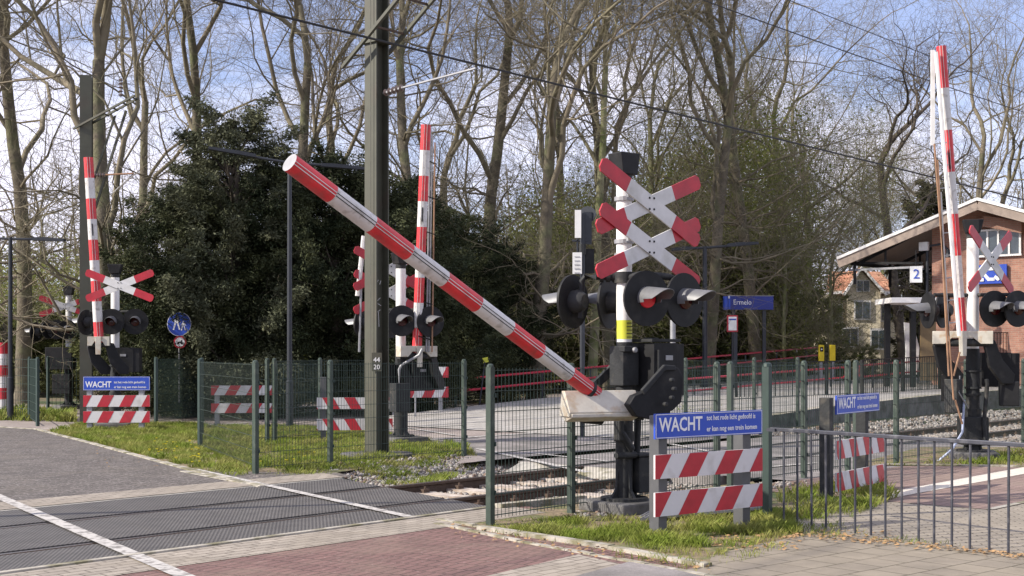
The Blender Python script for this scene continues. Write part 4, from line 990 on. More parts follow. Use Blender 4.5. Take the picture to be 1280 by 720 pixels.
mb = MB(); mb.box(AT(76, 448, 35.7), (.75, .4, .62), M['black']); mb.build('relay_box', t, bevel=.02); mb = MB(); mb.tube([AT(50, 406, 35.8), AT(90, 406, 35.8)], .05, M['darkgrey'], 8); mb.build('light_carrier', t); mb = MB(); mb.box(AT(79, 480, 35.7), (.5, .35, .55), M['black']); mb.build('relay_box', t, bevel=.02)
# M5, right
Y5 = 19.2; p5 = Vector(((1216 - 640) / F * Y5, Y5, 0))
t5, b5 = raised_mast('right-hand barrier mast with boom raised in front of the brick station', p5, 3.58, AT(1203, 424, 18.9), AT(1176.5, 58, 18.8),
    [(AT(1160, 388, 19.1), (-.90, -.1, 0)), (AT(1243, 386, 18.9), (.35, -.93, 0)), (AT(1272, 386, 18.9), (.45, -.9, 0)), (AT(1178, 388, 19.6), (-.7, .6, 0))],
    [(AT(1237, 326, 18.85), (.72, .69, 0), 33)], x=(.93, -.25, 0), box=AT(1244, 462, 19.5), br=.07, n=7, wide=.42)
mb = MB(); mb.prism([(-.03, -.7), (.03, -.7), (.03, .7), (-.03, .7)], AT(1166, 122, 18.8), (1, 0, 0), UP, .02, M['white']); mb.build('white_strip', b5)
mb = MB()
for (a, b, c, d_, m_) in ((1168, 180, 1192, 500, 'wood'), (1172, 200, 1186, 470, 'wood'), (1194, 500, 1203, 530, 'wood'), (1200, 440, 1192, 470, 'wood'), (1170, 65, 1199, 420, 'white'), (1176, 240, 1186, 420, 'steel')):
    mb.tube([AT(a, b, 18.7), AT(c, d_, 18.7)], .014 if m_ != 'white' else .03, M[m_], 6)
for k in range(9): mb.tube([AT(1168 + 2.2 * k, 180 + 28 * k, 18.72), AT(1183 + 2 * k, 178 + 28 * k, 18.72)], .010, M['steel'], 5)
mb.build('skirt_rods', t5)
mb = MB(); mb.tube([AT(1205, 500, 18.9), AT(1203, 540, 18.8), AT(1190, 562, 18.6), G(1172, 577)], .018, M['cable_blue'], 8); mb.tube([AT(1200, 470, 18.9), AT(1198, 490, 18.8), AT(1210, 510, 18.9)], .012, M['steel'], 6)
mb.tube([AT(1233, 474, 19), AT(1234, 480, 19), AT(1230, 530, 19), AT(1232, 552, 19)], .03, M['darkgrey'], 8); mb.build('cable_pipe', t5, smooth=True)
mb = MB(); mb.box(AT(1261, 492, 19.0), (.28, .2, .36), M['black'], x=(.9, -.3, 0)); mb.build('relay_box', t5, bevel=.01); mb = MB(); mb.box(AT(1188, 485, 19.3), (.22, .2, .40), M['black']); mb.build('relay_box', t5, bevel=.01); mb = MB(); mb.box(p5 + UP * .42, (.36, .34, .42), M['darkgrey']); mb.build('base_box', t5, bevel=.01); mb = MB(); mb.box(AT(1192, 495, 18.9), (.2, .2, .5), M['darkgrey'], x=(.7, .7, 0)); mb.build('relay_box', t5, bevel=.01)

# railway signal seen from the side, between M1 and the trees
Ys = 24; p = Vector(((728 - 640) / F * Ys, Ys, 0)); t = thing('railway_signal', 'dark railway signal with two white panels left of the near mast', 'signal', p)
mb = MB(); mb.tube([p, p + UP * 4.2], .05, M['lamp_post'], 8); mb.tube([AT(722, 330, Ys), AT(722, 275, Ys)], .02, M['lamp_post'], 6); mb.build('pole', t)
mb = MB(); mb.tube([AT(734, 268, Ys) + Vector((0, .05, 0)), AT(734, 268, Ys) + Vector((.02, .10, 0))], .16, M['lamp_post'], 24); mb.box(AT(731, 285, Ys) + Vector((.05, .05, 0)), (.16, .12, .60), M['lamp_post']); mb.box(AT(729, 326, Ys) + Vector((.06, .1, 0)), (.30, .12, .46), M['black']); mb.build('signal_head', t)
mb = MB(); mb.box(AT(722.5, 280, Ys - .1), (.115, .05, .52), M['white']); mb.box(AT(721.5, 329, Ys - .1), (.17, .05, .40), M['white'])
for k in range(5): mb.box(AT(721.5, 321 + k * 5, Ys - .13), (.10, .004, .012), M['steel'])
mb.build('white_panel', t)
mb = MB(); mb.tube([AT(715, 301, Ys), AT(737, 301, Ys)], .02, M['lamp_post'], 6); mb.tube([AT(728, 305, Ys), AT(728, 318, Ys)], .07, M['darkgrey'], 8); mb.build('bracket', t)
p = Vector(((841 - 640) / F * 30, 30, 0)); mb = MB(); mb.tube([p, p + UP * 2.35], .065, M['steel'], 12)
tag(mb.build('grey_pole', smooth=True, loc=p), 'plain pale grey pole showing below the right lamp of the near mast', 'pole')
p = Vector(((598 - 640) / F * 33, 33, 0)); mb = MB(); mb.tube([p, AT(606, 452, 33)], .02, M['lamp_post'], 6); mb.box(AT(607, 450, 33), (.14, .02, .13), M['sticker'], x=(.9, 0, .2)); tag(mb.build('marker_sign', loc=p), 'tiny yellow-green marker plate on a post under the sloping boom', 'marker')

# ================================================================== PLATFORM AND RAMP
# near edge along s = 13.6, from the ramp foot to the platform
def PL(t, s, z): return TS(t, s, z)
mb = MB()
prof = [(19.0, .02), (22, .18), (26, .36), (32, .48), (45, .56), (120, .60)]
for (t0, z0), (t1, z1) in zip(prof[:-1], prof[1:]):
    for (sa, sb, m_) in ((13.7, 13.95, M['kerb']), (13.95, 22, M['platform'])):
        mb.add([PL(t0, sa, z0), PL(t1, sa, z1), PL(t1, sb, z1), PL(t0, sb, z0)], [(0, 1, 2, 3)], m_)
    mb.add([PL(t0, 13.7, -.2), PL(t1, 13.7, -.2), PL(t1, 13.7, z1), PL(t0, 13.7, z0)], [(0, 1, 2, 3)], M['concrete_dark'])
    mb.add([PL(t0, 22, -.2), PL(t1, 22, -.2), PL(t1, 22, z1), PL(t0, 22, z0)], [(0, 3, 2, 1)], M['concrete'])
tag(mb.build('platform'), 'long low concrete platform with pale surface and stained edge wall at the right', 'platform')
mb = MB(); RA = [G(600, 508), G(735, 513), G(740, 497)]
# ramp slab rising to the right behind
lo = [G(720, 516), AT(1040, 500, 45), AT(1040, 458, 62), G(700, 491)]
zs_ = [0.01, .45, .85, .01]
vs = [(q.x, q.y, z) for q, z in zip(lo, zs_)] + [(q.x, q.y, -.1) for q in lo]
mb.add(vs, [(0, 1, 2, 3), (0, 4, 5, 1), (1, 5, 6, 2), (2, 6, 7, 3), (3, 7, 4, 0)], M['platform'])
tag(mb.build('ramp'), kind='structure')

def handrail(label, A_, B_, zt, gapz=.28, n=6, r=.03, end=True, group='red handrails of the ramp', hang=.9):
    A_ = Vector(A_); B_ = Vector(B_); t = thing('handrail', label, 'handrail', Vector((A_.x, A_.y, 0)), group)
    dn = UP * gapz
    d = (B_ - A_).normalized()
    mb = MB(); mb.tube([A_ - dn + d * .1, A_ - dn * .85, A_ - dn * .15, A_ + d * .1, B_ - d * .1, B_ - dn * .15, B_ - dn * .85, B_ - dn - d * .1, A_ - dn + d * .1], r, M['red_rail'], 8); mb.build('rail', t, smooth=True)
    for k in range(n):
        q = A_.lerp(B_, (k + .5) / n); mb = MB(); mb.tube([q + UP * .02, q - UP * hang], r * .8, M['lamp_post'], 8); mb.build('post', t)
handrail('long red double handrail on the far side of the ramp, ending at yellow card reader', AT(575, 474, 35), AT(1024, 434, 52), 0, gapz=.32, n=9, r=.035)
handrail('red double handrail on the near side of the ramp, behind the near mast', AT(790, 479, 33), AT(1056, 459, 41), 0, gapz=.33, n=6, r=.03, hang=1.0)
handrail('red double handrail on the platform, left of the right-hand barrier mast', AT(1074, 457, 38), AT(1185, 449, 46), 0, gapz=.34, n=4, r=.03, hang=1.0)

def barfence(label, a, b, h=1.1, sp=.12, m=M['black']):
    a = Vector(a); b = Vector(b); t = thing('bar_fence', label, 'fence', a); d = b - a; L_ = d.length; d.normalize()
    mb = MB()
    for k in range(int(L_ / sp)): q = a + d * (k * sp); mb.tube([q + UP * .08, q + UP * h], .013, m, 4)
    for z in (.08, h): mb.tube([a + UP * z, b + UP * z], .02, m, 4)
    mb.build('bars', t)
    for k in range(int(L_ / 2.5) + 1): q = a + d * min(L_, k * 2.5); mb = MB(); mb.box(q + UP * h / 2, (.07, .07, h), m, x=d); mb.build('post', t)
barfence('black bar fence along the platform edge, left of the right-hand mast', AT(1077, 502, 34), AT(1180, 491, 38))
barfence('black bar fence on the platform, right of the right-hand mast', AT(1235, 480, 40), AT(1320, 478, 41), h=1.6)
barfence('black bar fence on the low wall in front of the ramp', AT(920, 503, 33.5), AT(1060, 498, 34), h=1.0)
barfence('dark bar fence in the gap below the station canopy', AT(1150, 460, 44), AT(1185, 460, 44), h=1.5)
# ticket machine & white panel seen behind the mast
mb = MB(); q = AT(1260, 470, 42); mb.box(q + UP * .75, (1.7, .1, 1.5), M['white']); mb.box(q + UP * .75 + fw * .06, (1.5, .02, .1), M['steel'])
tag(mb.build('hoarding', loc=q), 'white panel on the platform behind the right-hand mast', 'panel')
mb = MB(); q = AT(1253, 470, 41); mb.box(q + UP * 1.15, (.2, .16, 2.3), M['white']); mb.prism([(-.1, 0), (.1, 0), (0, .12)], q + UP * 2.3, (1, 0, 0), UP, .16, M['white']); tag(mb.build('white_post', loc=q), 'narrow white post with pointed top beside the station', 'post')
mb = MB(); q = AT(1139, 468, 43); mb.prism([(-.2, 0), (.2, 0), (.26, .9), (.05, 1.7), (-.24, 1.75), (-.18, .8)], q, (1, 0, 0), UP, .1, M['white']); tag(mb.build('wrapped_sign', loc=q), 'white wrapped sign leaning by the black canopy columns', 'sign')

# ================================================================== STATION
PA = Vector((14.56, 40, 0)); DG = D
def S(u, v, z): return PA + EG * u + DG * v + UP * z
za, zl, W = 6.40, 4.78, 4.75
st = thing('station_building', 'red brick station with wide low gable roof and blue logo sign', 'station', S(0, 1, 0))
sl_ = (za - zl) / W
mb = MB(); v0, v1 = 0, 9
for (ua, ub) in ((-W, 0), (0, 7.0)):
    zA = za - sl_ * abs(ua); zB = za - sl_ * abs(ub)
    top = [S(ua, v0, zA), S(ub, v0, zB), S(ub, v1, zB), S(ua, v1, zA)]; bot = [q - UP * .06 for q in top]
    mb.add(top, [(0, 1, 2, 3)], M['rooftop']); mb.add([q - UP * .05 for q in top], [(0, 3, 2, 1)], M['soffit'])
roof = mb.build('roof', st)
mb = MB()
for (ua, ub) in ((-W, 0), (0, 7.0)):
    a = S(ua, -.04, za - sl_ * abs(ua)); b = S(ub, -.04, za - sl_ * abs(ub)); x_ = (b - a)
    mb.box((a + b) / 2 - UP * .02, (x_.length, .10, .09), M['roofwhite'], x=x_)
    mb.box((a + b) / 2 - UP * .20 + DG * .03, (x_.length, .06, .30), M['soffit'], x=x_)
mb.box(S(-W, 4.5, zl - .05), (9.0, .1, .12), M['roofwhite'], x=DG)
mb.build('fascia', roof)
mb = MB(); ww = -1.87
for (ua, ub, z0_, z1_) in ((ww, 7, .5, 0),):
    n_ = 12
    us = [ww, 0, 7]
    pts_b = [S(u, .9, .4) for u in us]; pts_t = [S(u, .9, za - sl_ * abs(u) - .08) for u in us]
    mb.add(pts_b + pts_t, [(0, 1, 4, 3), (1, 2, 5, 4)], M['brickwall'])
mb.add([S(ww, .9, .4), S(ww, 8.9, .4), S(ww, 8.9, za + sl_ * ww - .08), S(ww, .9, za + sl_ * ww - .08)], [(0, 3, 2, 1)], M['brickwall'])
mb.add([S(ww, 8.9, .4), S(7, 8.9, .4), S(7, 8.9, 4), S(ww, 8.9, 4)], [(0, 3, 2, 1)], M['brickwall'])
mb.build('wall', st)
mb = MB()  # high window with frames
def on(px, py, v=.88):
    k = (px - 640) / F; # S(u,v).x = k*S.y
    u = (k * (PA.y + DG.y * v) - PA.x - DG.x * v) / (EG.x - k * EG.y); q = S(u, v, 0); return u, H + (440 - py) / F * q.y
u0, zt_ = on(1222, 289); u1, _ = on(1276, 289); _, zb_ = on(1222, 321)
f_ = MB(); f_.box(S((u0 + u1) / 2, .86, (zt_ + zb_) / 2), (u1 - u0, .05, zt_ - zb_), M['glass'], x=EG); fr_ = f_.build('window', st)
for k in range(5): u = u0 + (u1 - u0) * k / 4; mb.box(S(u, .83, (zt_ + zb_) / 2), (.06, .06, zt_ - zb_), M['roofwhite'], x=EG)
for z in (zt_, zb_): mb.box(S((u0 + u1) / 2, .82, z), (u1 - u0 + .1, .07, .06), M['roofwhite'], x=EG)
mb.build('window_frame', fr_)
mb = MB(); a_, z_ = on(1243, 276); mb.prism([(-.55, 0), (.95, -.35), (.95, .0), (-.2, .28)], S(a_, .70, z_ - .12), EG, UP, .25, M['brickwall']); mb.build('brick_hood', st)
mb = MB(); a_, z_ = on(1160, 310); mb.tube([S(a_, .82, z_), S(a_, .82, .6)], .05, M['lamp_post'], 8); mb.build('downpipe', st)
# logo sign
a_, z_ = on(1234, 343, .80); wdt = 1.15
mb = MB(); mb.box(S(a_, .80, z_), (1.25, .08, .60), M['blue'], x=EG); sg_ = mb.build('logo_sign', st)
mb = MB(); o_ = S(a_, .75, z_); T = .10
def bar(p0, p1, k):
    q0 = o_ + EG * p0[0] + UP * p0[1] - DG * .002 * k; q1 = o_ + EG * p1[0] + UP * p1[1] - DG * .002 * k; mb.box((q0 + q1) / 2, ((q1 - q0).length + T * .7, .006, T), M['ivory'], x=(q1 - q0))
zig = [(-.50, -.02), (-.36, .16), (-.20, .16), (.06, -.16), (.22, -.16)]
for k in range(4): bar(zig[k], zig[k + 1], k)
zig = [(.50, .02), (.36, -.16), (.28, -.10), (.02, .16), (-.10, .14)]
for k in range(2): bar(zig[k], zig[k + 1], k + 5)
bar((.10, .17), (.30, .17), 8); bar((.30, .17), (.44, -.02), 9); bar((-.30, -.17), (-.12, -.17), 10)
mb.build('logo', sg_)
mb = MB(); bar0 = S(on(1155, 308, .7)[0], .7, on(1155, 308, .7)[1]); mb.box(bar0, (.3, .12, .28), M['white'], x=EG); mb.tube([bar0 + EG * .2, bar0 + EG * .6 + UP * .05, bar0 + EG * .8 - UP * .15], .04, M['lamp_post'], 8); mb.tube([bar0 + EG * .8 - UP * .15, bar0 + EG * .82 - UP * .4], [.05, .1], M['lamp_post'], 8); mb.build('wall_lamp', st)
# roof trusses
mb = MB()
for v in (.3, 3.0, 6.0):
    mb.tube([S(-W + .3, v, zl - .18), S(-1.9, v, zl - .3)], .05, M['black'], 4); mb.tube([S(-W + .6, v, zl - .2), S(-1.9, v, za - sl_ * 1.9 - .2)], .07, M['black'], 4)
    mb.tube([S(-3.2, v, zl - .25), S(-3.2, v, za - sl_ * 3.2 - .1)], .04, M['black'], 4); mb.tube([S(-4.3, v, zl - .9), S(-4.3, v, zl)], .06, M['black'], 4)
mb.tube([S(-W + .4, .2, zl - .2), S(-W + .4, 9, zl - .2)], .08, M['black'], 4); mb.box(S(-3.2, .3, zl - .42), (2.6, .08, .07), M['steel'], x=EG)
mb.build('truss', st)
# platform number
c = AT(1145, 343, 39.6); mb = MB(); mb.box(c, (.36, .08, .50), M['white'], x=(1, -.2, 0)); text_mesh(mb, '2', c + Vector((.0, -.05, -.13)), (1, -.2, 0), UP, .42, M['blue'], .004, align='CENTER'); mb.tube([c + UP * .25, c + UP * .75], .02, M['black'], 6)
tag(mb.build('platform_number', loc=c), 'white sign with a blue 2 hanging from the canopy', 'sign')
# flat canopy with two columns
q = AT(1105, 380, 40); cn = thing('flat_canopy', 'low flat white-edged shelter roof on black columns beside the station', 'shelter', Vector((q.x, q.y, .5)))
mb = MB(); a = AT(1105, 377, 40); b = AT(1190, 373, 38.4); d = (b - a); mb.box((a + b) / 2 + Vector((0, .9, 0)), (abs(d.x), 1.8, .16), M['roofwhite']); mb.build('canopy_roof', cn)
for x_, yy in ((1109, 40.2), (1141, 39.6)): mb = MB(); qq = AT(x_, 380, yy); mb.box(Vector((qq.x, qq.y, (qq.z + .5) / 2)), (.16, .16, qq.z - .5), M['black']); mb.build('column', cn)
mb = MB(); qq = AT(1160, 425, 41); mb.box(qq, (.5, .05, 2.6), M['brown_panel']); mb.build('side_panel', cn)

# far house
Yh = 85; hs = thing('house', 'beige house with orange tiled roofs behind the trees by the station', 'house', Vector(((1080 - 640) / F * Yh, Yh, 0)))
def HP(px, py, dy=0): q = AT(px, py, Yh); return q + Vector((0, dy, 0))
mb = MB(); a, b = HP(1034, 440), HP(1120, 440); mb.box(Vector(((a.x + b.x) / 2, Yh + 3, 2.9)), (b.x - a.x, 6, 5.6), M['render'])
g0, g1, g2 = HP(1056, 366, -.5), HP(1073, 338, -.5), HP(1098, 366, -.5); mb.add([g0, g2, Vector((g2.x, g2.y, 0)), Vector((g0.x, g0.y, 0)), g1], [(0, 4, 1, 2, 3)], M['render']); mb.build('wall', hs)
mb = MB(); e0, e1 = HP(1031, 367, -.3), HP(1126, 367, -.3); r0_, r1_ = HP(1050, 336, 3), HP(1116, 336, 3); mb.add([e0, e1, r1_, r0_], [(0, 1, 2, 3)], M['rooftile'])
mb.add([g0 + Vector((-.3, -.3, -.2)), g1 + Vector((0, -.3, .15)), g1 + Vector((0, 3, .15)), g0 + Vector((-.3, 3, -.2))], [(0, 1, 2, 3)], M['rooftile']); mb.add([g2 + Vector((.3, -.3, -.2)), g1 + Vector((0, -.3, .15)), g1 + Vector((0, 3, .15)), g2 + Vector((.3, 3, -.2))], [(3, 2, 1, 0)], M['rooftile']); rr = mb.build('roof', hs)
mb = MB(); mb.tube([g0 + Vector((-.3, -.35, -.2)), g1 + Vector((0, -.35, .15)), g2 + Vector((.3, -.35, -.2))], .12, M['roofwhite'], 4); mb.tube([e0, g0 + Vector((-.3, 0, 0))], .12, M['roofwhite'], 4); mb.tube([g2, e1], .12, M['roofwhite'], 4); mb.build('gutter', rr)
for (x_, y_, wd_, h_) in ((1076, 358, .9, .8), (1075, 388, 1.1, 1.3), (1044, 392, 1.0, 1.3), (1110, 390, 1.0, 1.3), (1060, 422, 1.1, 1.4), (1095, 424, 1.1, 1.4)):
    f_ = MB(); f_.box(HP(x_, y_, -.56 if x_ in (1076, 1075, 1060, 1095) else -.03), (wd_, .08, h_), M['roofwhite']); wn = f_.build('window', hs)
    f_ = MB()
    for k in (-1, 1): f_.box(HP(x_, y_, -.62 if x_ in (1076, 1075, 1060, 1095) else -.09) + Vector((k * wd_ * .23, 0, 0)), (wd_ * .38, .05, h_ * .82), M['glass'])
    f_.build('pane', wn)

# ================================================================== TREES
def segs_to_mesh(segs):
    """segs: list of (p0, p1, r0, r1, sides)"""
    V = []; Fc = []; k = 0
    groups = {}
    for s in segs: groups.setdefault(s[4], []).append(s)
    allv = []; allf = []; base = 0
    for n_, sg in groups.items():
        p0 = np.array([s[0] for s in sg]); p1 = np.array([s[1] for s in sg]); r0 = np.array([s[2] for s in sg]); r1 = np.array([s[3] for s in sg])
        d = p1 - p0; d /= np.linalg.norm(d, axis=1)[:, None] + 1e-9
        ref = np.where(np.abs(d[:, 2:3]) < .9, np.array([[0, 0, 1.]]), np.array([[1., 0, 0]]))
        a = np.cross(d, ref); a /= np.linalg.norm(a, axis=1)[:, None]; b = np.cross(d, a)
        ang = np.arange(n_) * 2 * np.pi / n_
        ring = np.cos(ang)[None, :, None] * a[:, None] + np.sin(ang)[None, :, None] * b[:, None]
        v = np.concatenate([p0[:, None] + ring * r0[:, None, None], p1[:, None] + ring * r1[:, None, None]], 1)
        i = np.arange(n_); j = (i + 1) % n_
        f = np.stack([i, j, j + n_, i + n_], 1)[None] + (np.arange(len(sg)) * 2 * n_)[:, None, None] + base
        allv.append(v.reshape(-1, 3)); allf.append(f.reshape(-1, 4)); base += len(sg) * 2 * n_
    return np.concatenate(allv), np.concatenate(allf)
def gen_tree(seed, height=20, r=.34, fork=.35, spread=.6, nmain=4, twig_levels=3, gnarl=.30, lean=(0, 0), low=.25, dens=1.0, up=.055):
    rr = random.Random(seed); trunk = []; crown = []; tips = []
    def rv(): return Vector((rr.gauss(0, 1), rr.gauss(0, 1), rr.gauss(0, 1)))
    def branch(p, d, L_, r0, r1, lvl):
        n_ = {0: 9, 1: 8, 2: 6, 3: 4, 4: 3, 5: 2}[lvl]; step = L_ / n_; pts = [(p.copy(), r0)]
        for i in range(n_):
            g = gnarl * (1.0 if lvl else .22) * (1 + .25 * lvl)
            d = (d + rv() * g * .55 + UP * (up if lvl > 0 else .06)).normalized(); p = p + d * step
            r_ = r0 + (r1 - r0) * (i + 1) / n_; pts.append((p.copy(), r_))
        sides = {0: 10, 1: 7, 2: 5, 3: 4, 4: 3, 5: 3}[lvl]
        tgt = trunk if lvl == 0 else crown
        for (a, ra), (b, rb) in zip(pts[:-1], pts[1:]):
            e = (b - a).normalized() * ra * .25 if lvl < 3 else Vector()
            tgt.append((a[:], (b + e)[:], ra, rb, sides))
        return pts, d
    def rec(p, d, L_, r0, lvl):
        r1 = r0 * (.30 if lvl < 4 else .5)
        pts, dl = branch(p, d, L_, r0, r1, lvl)
        if lvl >= twig_levels + 1: tips.append(pts[-1][0]); return
        k = {1: 9, 2: 7, 3: 6, 4: 4}[lvl]; k = max(2, int(k * dens + rr.random()))
        for i in range(k):
            f = .22 + .78 * (i + rr.random() * .8) / k; f = min(f, .99); idx = f * (len(pts) - 1); j = int(idx); q = pts[j][0].lerp(pts[min(j + 1, len(pts) - 1)][0], idx - j)
            dirb = (pts[min(j + 1, len(pts) - 1)][0] - pts[j][0]).normalized()
            side = dirb.cross(rv()).normalized(); ang = rr.uniform(.5, 1.15)
            nd = (dirb * math.cos(ang) + side * math.sin(ang)).normalized()
            rec(q, nd, L_ * rr.uniform(.45, .68) * (1.1 - .35 * f), max(.0046, (pts[j][1]) * rr.uniform(.32, .52)), lvl + 1)
        rec(pts[-1][0], dl, L_ * .5, max(.0055, r1), lvl + 1)
    pts, dl = branch(Vector((0, 0, -.1)), Vector((lean[0], lean[1], 1)).normalized(), height * (fork + .25), r, r * .55, 0)
    trunk.insert(0, ((0, 0, -.2), (0, 0, .5), r * 1.5, r * 1.02, 10))
    for i in range(nmain):
        a = i * 2 * math.pi / nmain + rr.uniform(-.5, .5); f = fork / (fork + .25) + (1 - fork / (fork + .25)) * i / max(1, nmain - 1)
        idx = min(f * 9, 8.99); j = int(idx); q = pts[j][0].lerp(pts[j + 1][0], idx - j)
        nd = Vector((math.cos(a) * spread, math.sin(a) * spread, 1)).normalized()
        rec(q, nd, height * rr.uniform(.32, .46), r * rr.uniform(.30, .46), 1)
    rec(pts[-1][0], dl, height * .38, r * .5, 1)
    for i in range(int(5 * low * 4)):
        f = rr.uniform(.3, .9) * fork / (fork + .25) + .12; j = min(int(f * 9), 8); q = pts[j][0]; a = rr.uniform(0, 6.28)
        rec(q, Vector((math.cos(a), math.sin(a), rr.uniform(-.1, .5))).normalized(), height * rr.uniform(.14, .25), r * rr.uniform(.12, .22), 2)
    return trunk, crown, tips
def leaves_at(centres, n, spread, size, rg, sq=1.0, squash=.8):
    c = np.asarray(centres)[rg.integers(0, len(centres), n)] + rg.normal(size=(n, 3)) * spread * np.array([1, 1, squash])
    u = rg.normal(size=(n, 3)); u /= np.linalg.norm(u, axis=1)[:, None]; v = np.cross(u, rg.normal(size=(n, 3))); v /= np.linalg.norm(v, axis=1)[:, None]
    s = rg.uniform(.6, 1.4, (n, 1)) * size
    V = np.stack([c - u * s, c + v * s * .55 * sq, c + u * s, c - v * s * .55 * sq], 1).reshape(-1, 3)
    return V, np.arange(n * 4).reshape(-1, 4)
lib = {}
def tree_proto(key, bark, twig, leaf=None, nleaf=0, leafsize=.05, lsp=.25, **kw):
    trunk, crown, tips = gen_tree(**kw)
    tv, tf = segs_to_mesh(trunk); cv, cf = segs_to_mesh(crown)
    mats_ = [twig]; mid = np.zeros(len(cf), int)
    if leaf:
        lv, lf = leaves_at([tuple(q) for q in tips], nleaf, lsp, leafsize, np.random.default_rng(kw['seed'])); cf = np.concatenate([cf, lf + len(cv)]); cv = np.concatenate([cv, lv]); mats_.append(leaf); mid = np.concatenate([mid, np.ones(len(lf), int)])
    lib[key] = (tv, tf, cv, cf, bark, mats_, mid, {})
def plant(key, name, label, px, Y, scale=1.0, rot=0, cat='tree', group=None, sz=None, lean=0, z=0):
    tv, tf, cv, cf, bark, mats_, mid, cache = lib[key]
    t = thing(name, label, cat, Vector(((px - 640) / F * Y, Y, z)), group); t.rotation_euler = (0, lean, rot); t.scale = (scale, scale, sz or scale)
    if 'm' not in cache:
        a = npmesh('trunk', tv, tf, [bark]); a.data.polygons.foreach_set('use_smooth', [True] * len(tf)); b = npmesh('crown', cv, cf, mats_, midx=mid); cache['m'] = (a.data, b.data)
        a.parent = t; b.parent = t
    else:
        for nm, me in zip(('trunk', 'crown'), cache['m']): o = bpy.data.objects.new(nm, me); COL.objects.link(o); o.parent = t
    return t
tree_proto('a', M['bark'], M['twig'], seed=11, height=21, r=.27, fork=.36, spread=.6, nmain=5, low=.9)
tree_proto('b', M['bark'], M['twig'], seed=23, height=21, r=.24, fork=.28, spread=.5, nmain=5, low=.8)
tree_proto('c', M['bark'], M['twig'], seed=37, height=20, r=.30, fork=.24, spread=.55, nmain=4, low=.7)
tree_proto('d', M['bark_pale'], M['twig_pale'], seed=41, height=17, r=.16, fork=.35, spread=.45, nmain=5, low=1.0)
tree_proto('e', M['bark_dark'], M['twig_dark'], seed=59, height=16, r=.28, fork=.42, spread=.75, nmain=4, gnarl=.42, low=.5, dens=.9)
tree_proto('g', M['bark_pale'], M['twig_pale'], leaf=M['spring'], nleaf=5000, leafsize=.035, seed=67, height=11, r=.12, fork=.30, spread=.6, nmain=5, low=1.2, dens=.9)
tree_proto('h', M['bark'], M['twig'], seed=71, height=20, r=.24, fork=.46, spread=.5, nmain=4, low=1.1)
GB = 'bare trees of the wood'
for (key, px, Y, sc, rot, lab, ln) in [
    ('c', 128, 33.5, .95, 0.4, 'thick bare tree leaning right behind the left barrier mast', .06),
    ('a', 30, 40, .95, 1.9, 'bare tree behind the left street lamp', 0),
    ('b', -60, 36, .9, 2.2, 'bare tree at the left edge reaching into the corner', 0),
    ('b', 352, 42, 1.0, 0.7, 'twin-stemmed bare tree rising above the dark evergreen left of the street lamp', 0),
    ('h', 250, 48, 1.0, 3.1, 'bare tree behind the left half of the big dark evergreen', 0),
    ('h', 519, 40, .9, 0.2, 'slim straight bare tree just right of the tall catenary mast', 0),
    ('a', 606, 44, 1.0, 4.4, 'bare tree with a straight trunk right of the raised central boom', 0),
    ('c', 670, 41, .95, 2.6, 'stout bare tree forking above the dark railway signal', 0),
    ('b', 762, 46, 1.0, 5.0, 'bare tree directly behind the near mast crosses', 0),
    ('d', 742, 43, 1.1, 1.0, 'pale-barked slender tree left of the near mast crosses', 0),
    ('b', 884, 47, 1.05, 1.3, 'tall bare tree behind the street lamp on the ramp', 0),
    ('h', 945, 50, 1.05, 2.0, 'tall bare tree above the station name board', 0),
    ('d', 820, 52, 1.1, 3.6, 'pale bare tree seen between the near mast crosses and the ramp lamp', 0),
    ('e', 1134, 58, .98, .9, 'dark twisted bare oak left of the right-hand raised boom', .02),
    ('a', 1208, 72, 1.0, 3.3, 'bare tree behind the station roof, right of the raised boom', 0),
    ('c', 1262, 75, 1.0, .5, 'bare tree at the right edge above the station roof', 0),
    ('a', 1012, 78, .9, 5.5, 'bare tree far behind the pale young trees, left of the house', 0),
    ('b', 440, 50, 1.0, 4.0, 'bare tree directly behind the tall catenary mast', 0),
    ('a', 182, 56, 1.0, 5.9, 'bare tree far behind the round pedestrian sign', 0),
    ('c', 560, 60, 1.0, 1.5, 'bare tree far behind the central evergreens', 0),
    ('h', 700, 62, 1.0, 2.9, 'bare tree far behind the near mast lamps', 0),
    ('a', 990, 62, .95, .3, 'bare tree far behind the red notice board', 0),
    ]: plant(key, 'bare_tree', lab, px, Y, sc, rot, group=GB, lean=ln)
plant('g', 'young_tree', 'young pale-trunked tree with first leaves right of the station name board', 980, 50, .85, .5, group='young trees by the platform')
plant('g', 'young_tree', 'young pale-trunked tree with first leaves beside the yellow posts', 1040, 50, .80, 2.5, group='young trees by the platform')

for px, Y, sc, rot, lab in ((862, 54, 1.15, 1.1, 'budding tree behind the ramp lamp, left of the station name board'), (915, 57, 1.3, 3.0, 'budding tree directly behind the station name board'), (1010, 60, 1.35, 5.0, 'taller budding tree between the two pale trunks'), (1080, 98, 1.7, .4, 'budding tree rising behind the orange-roofed house'), (800, 58, 1.2, 2.2, 'budding tree behind the near mast crosses'), (1105, 96, 1.6, 3.1, 'budding tree between the house and the station roof')):
    plant('g', 'young_tree', lab, px, Y, sc, rot, group='budding trees at the edge of the wood')
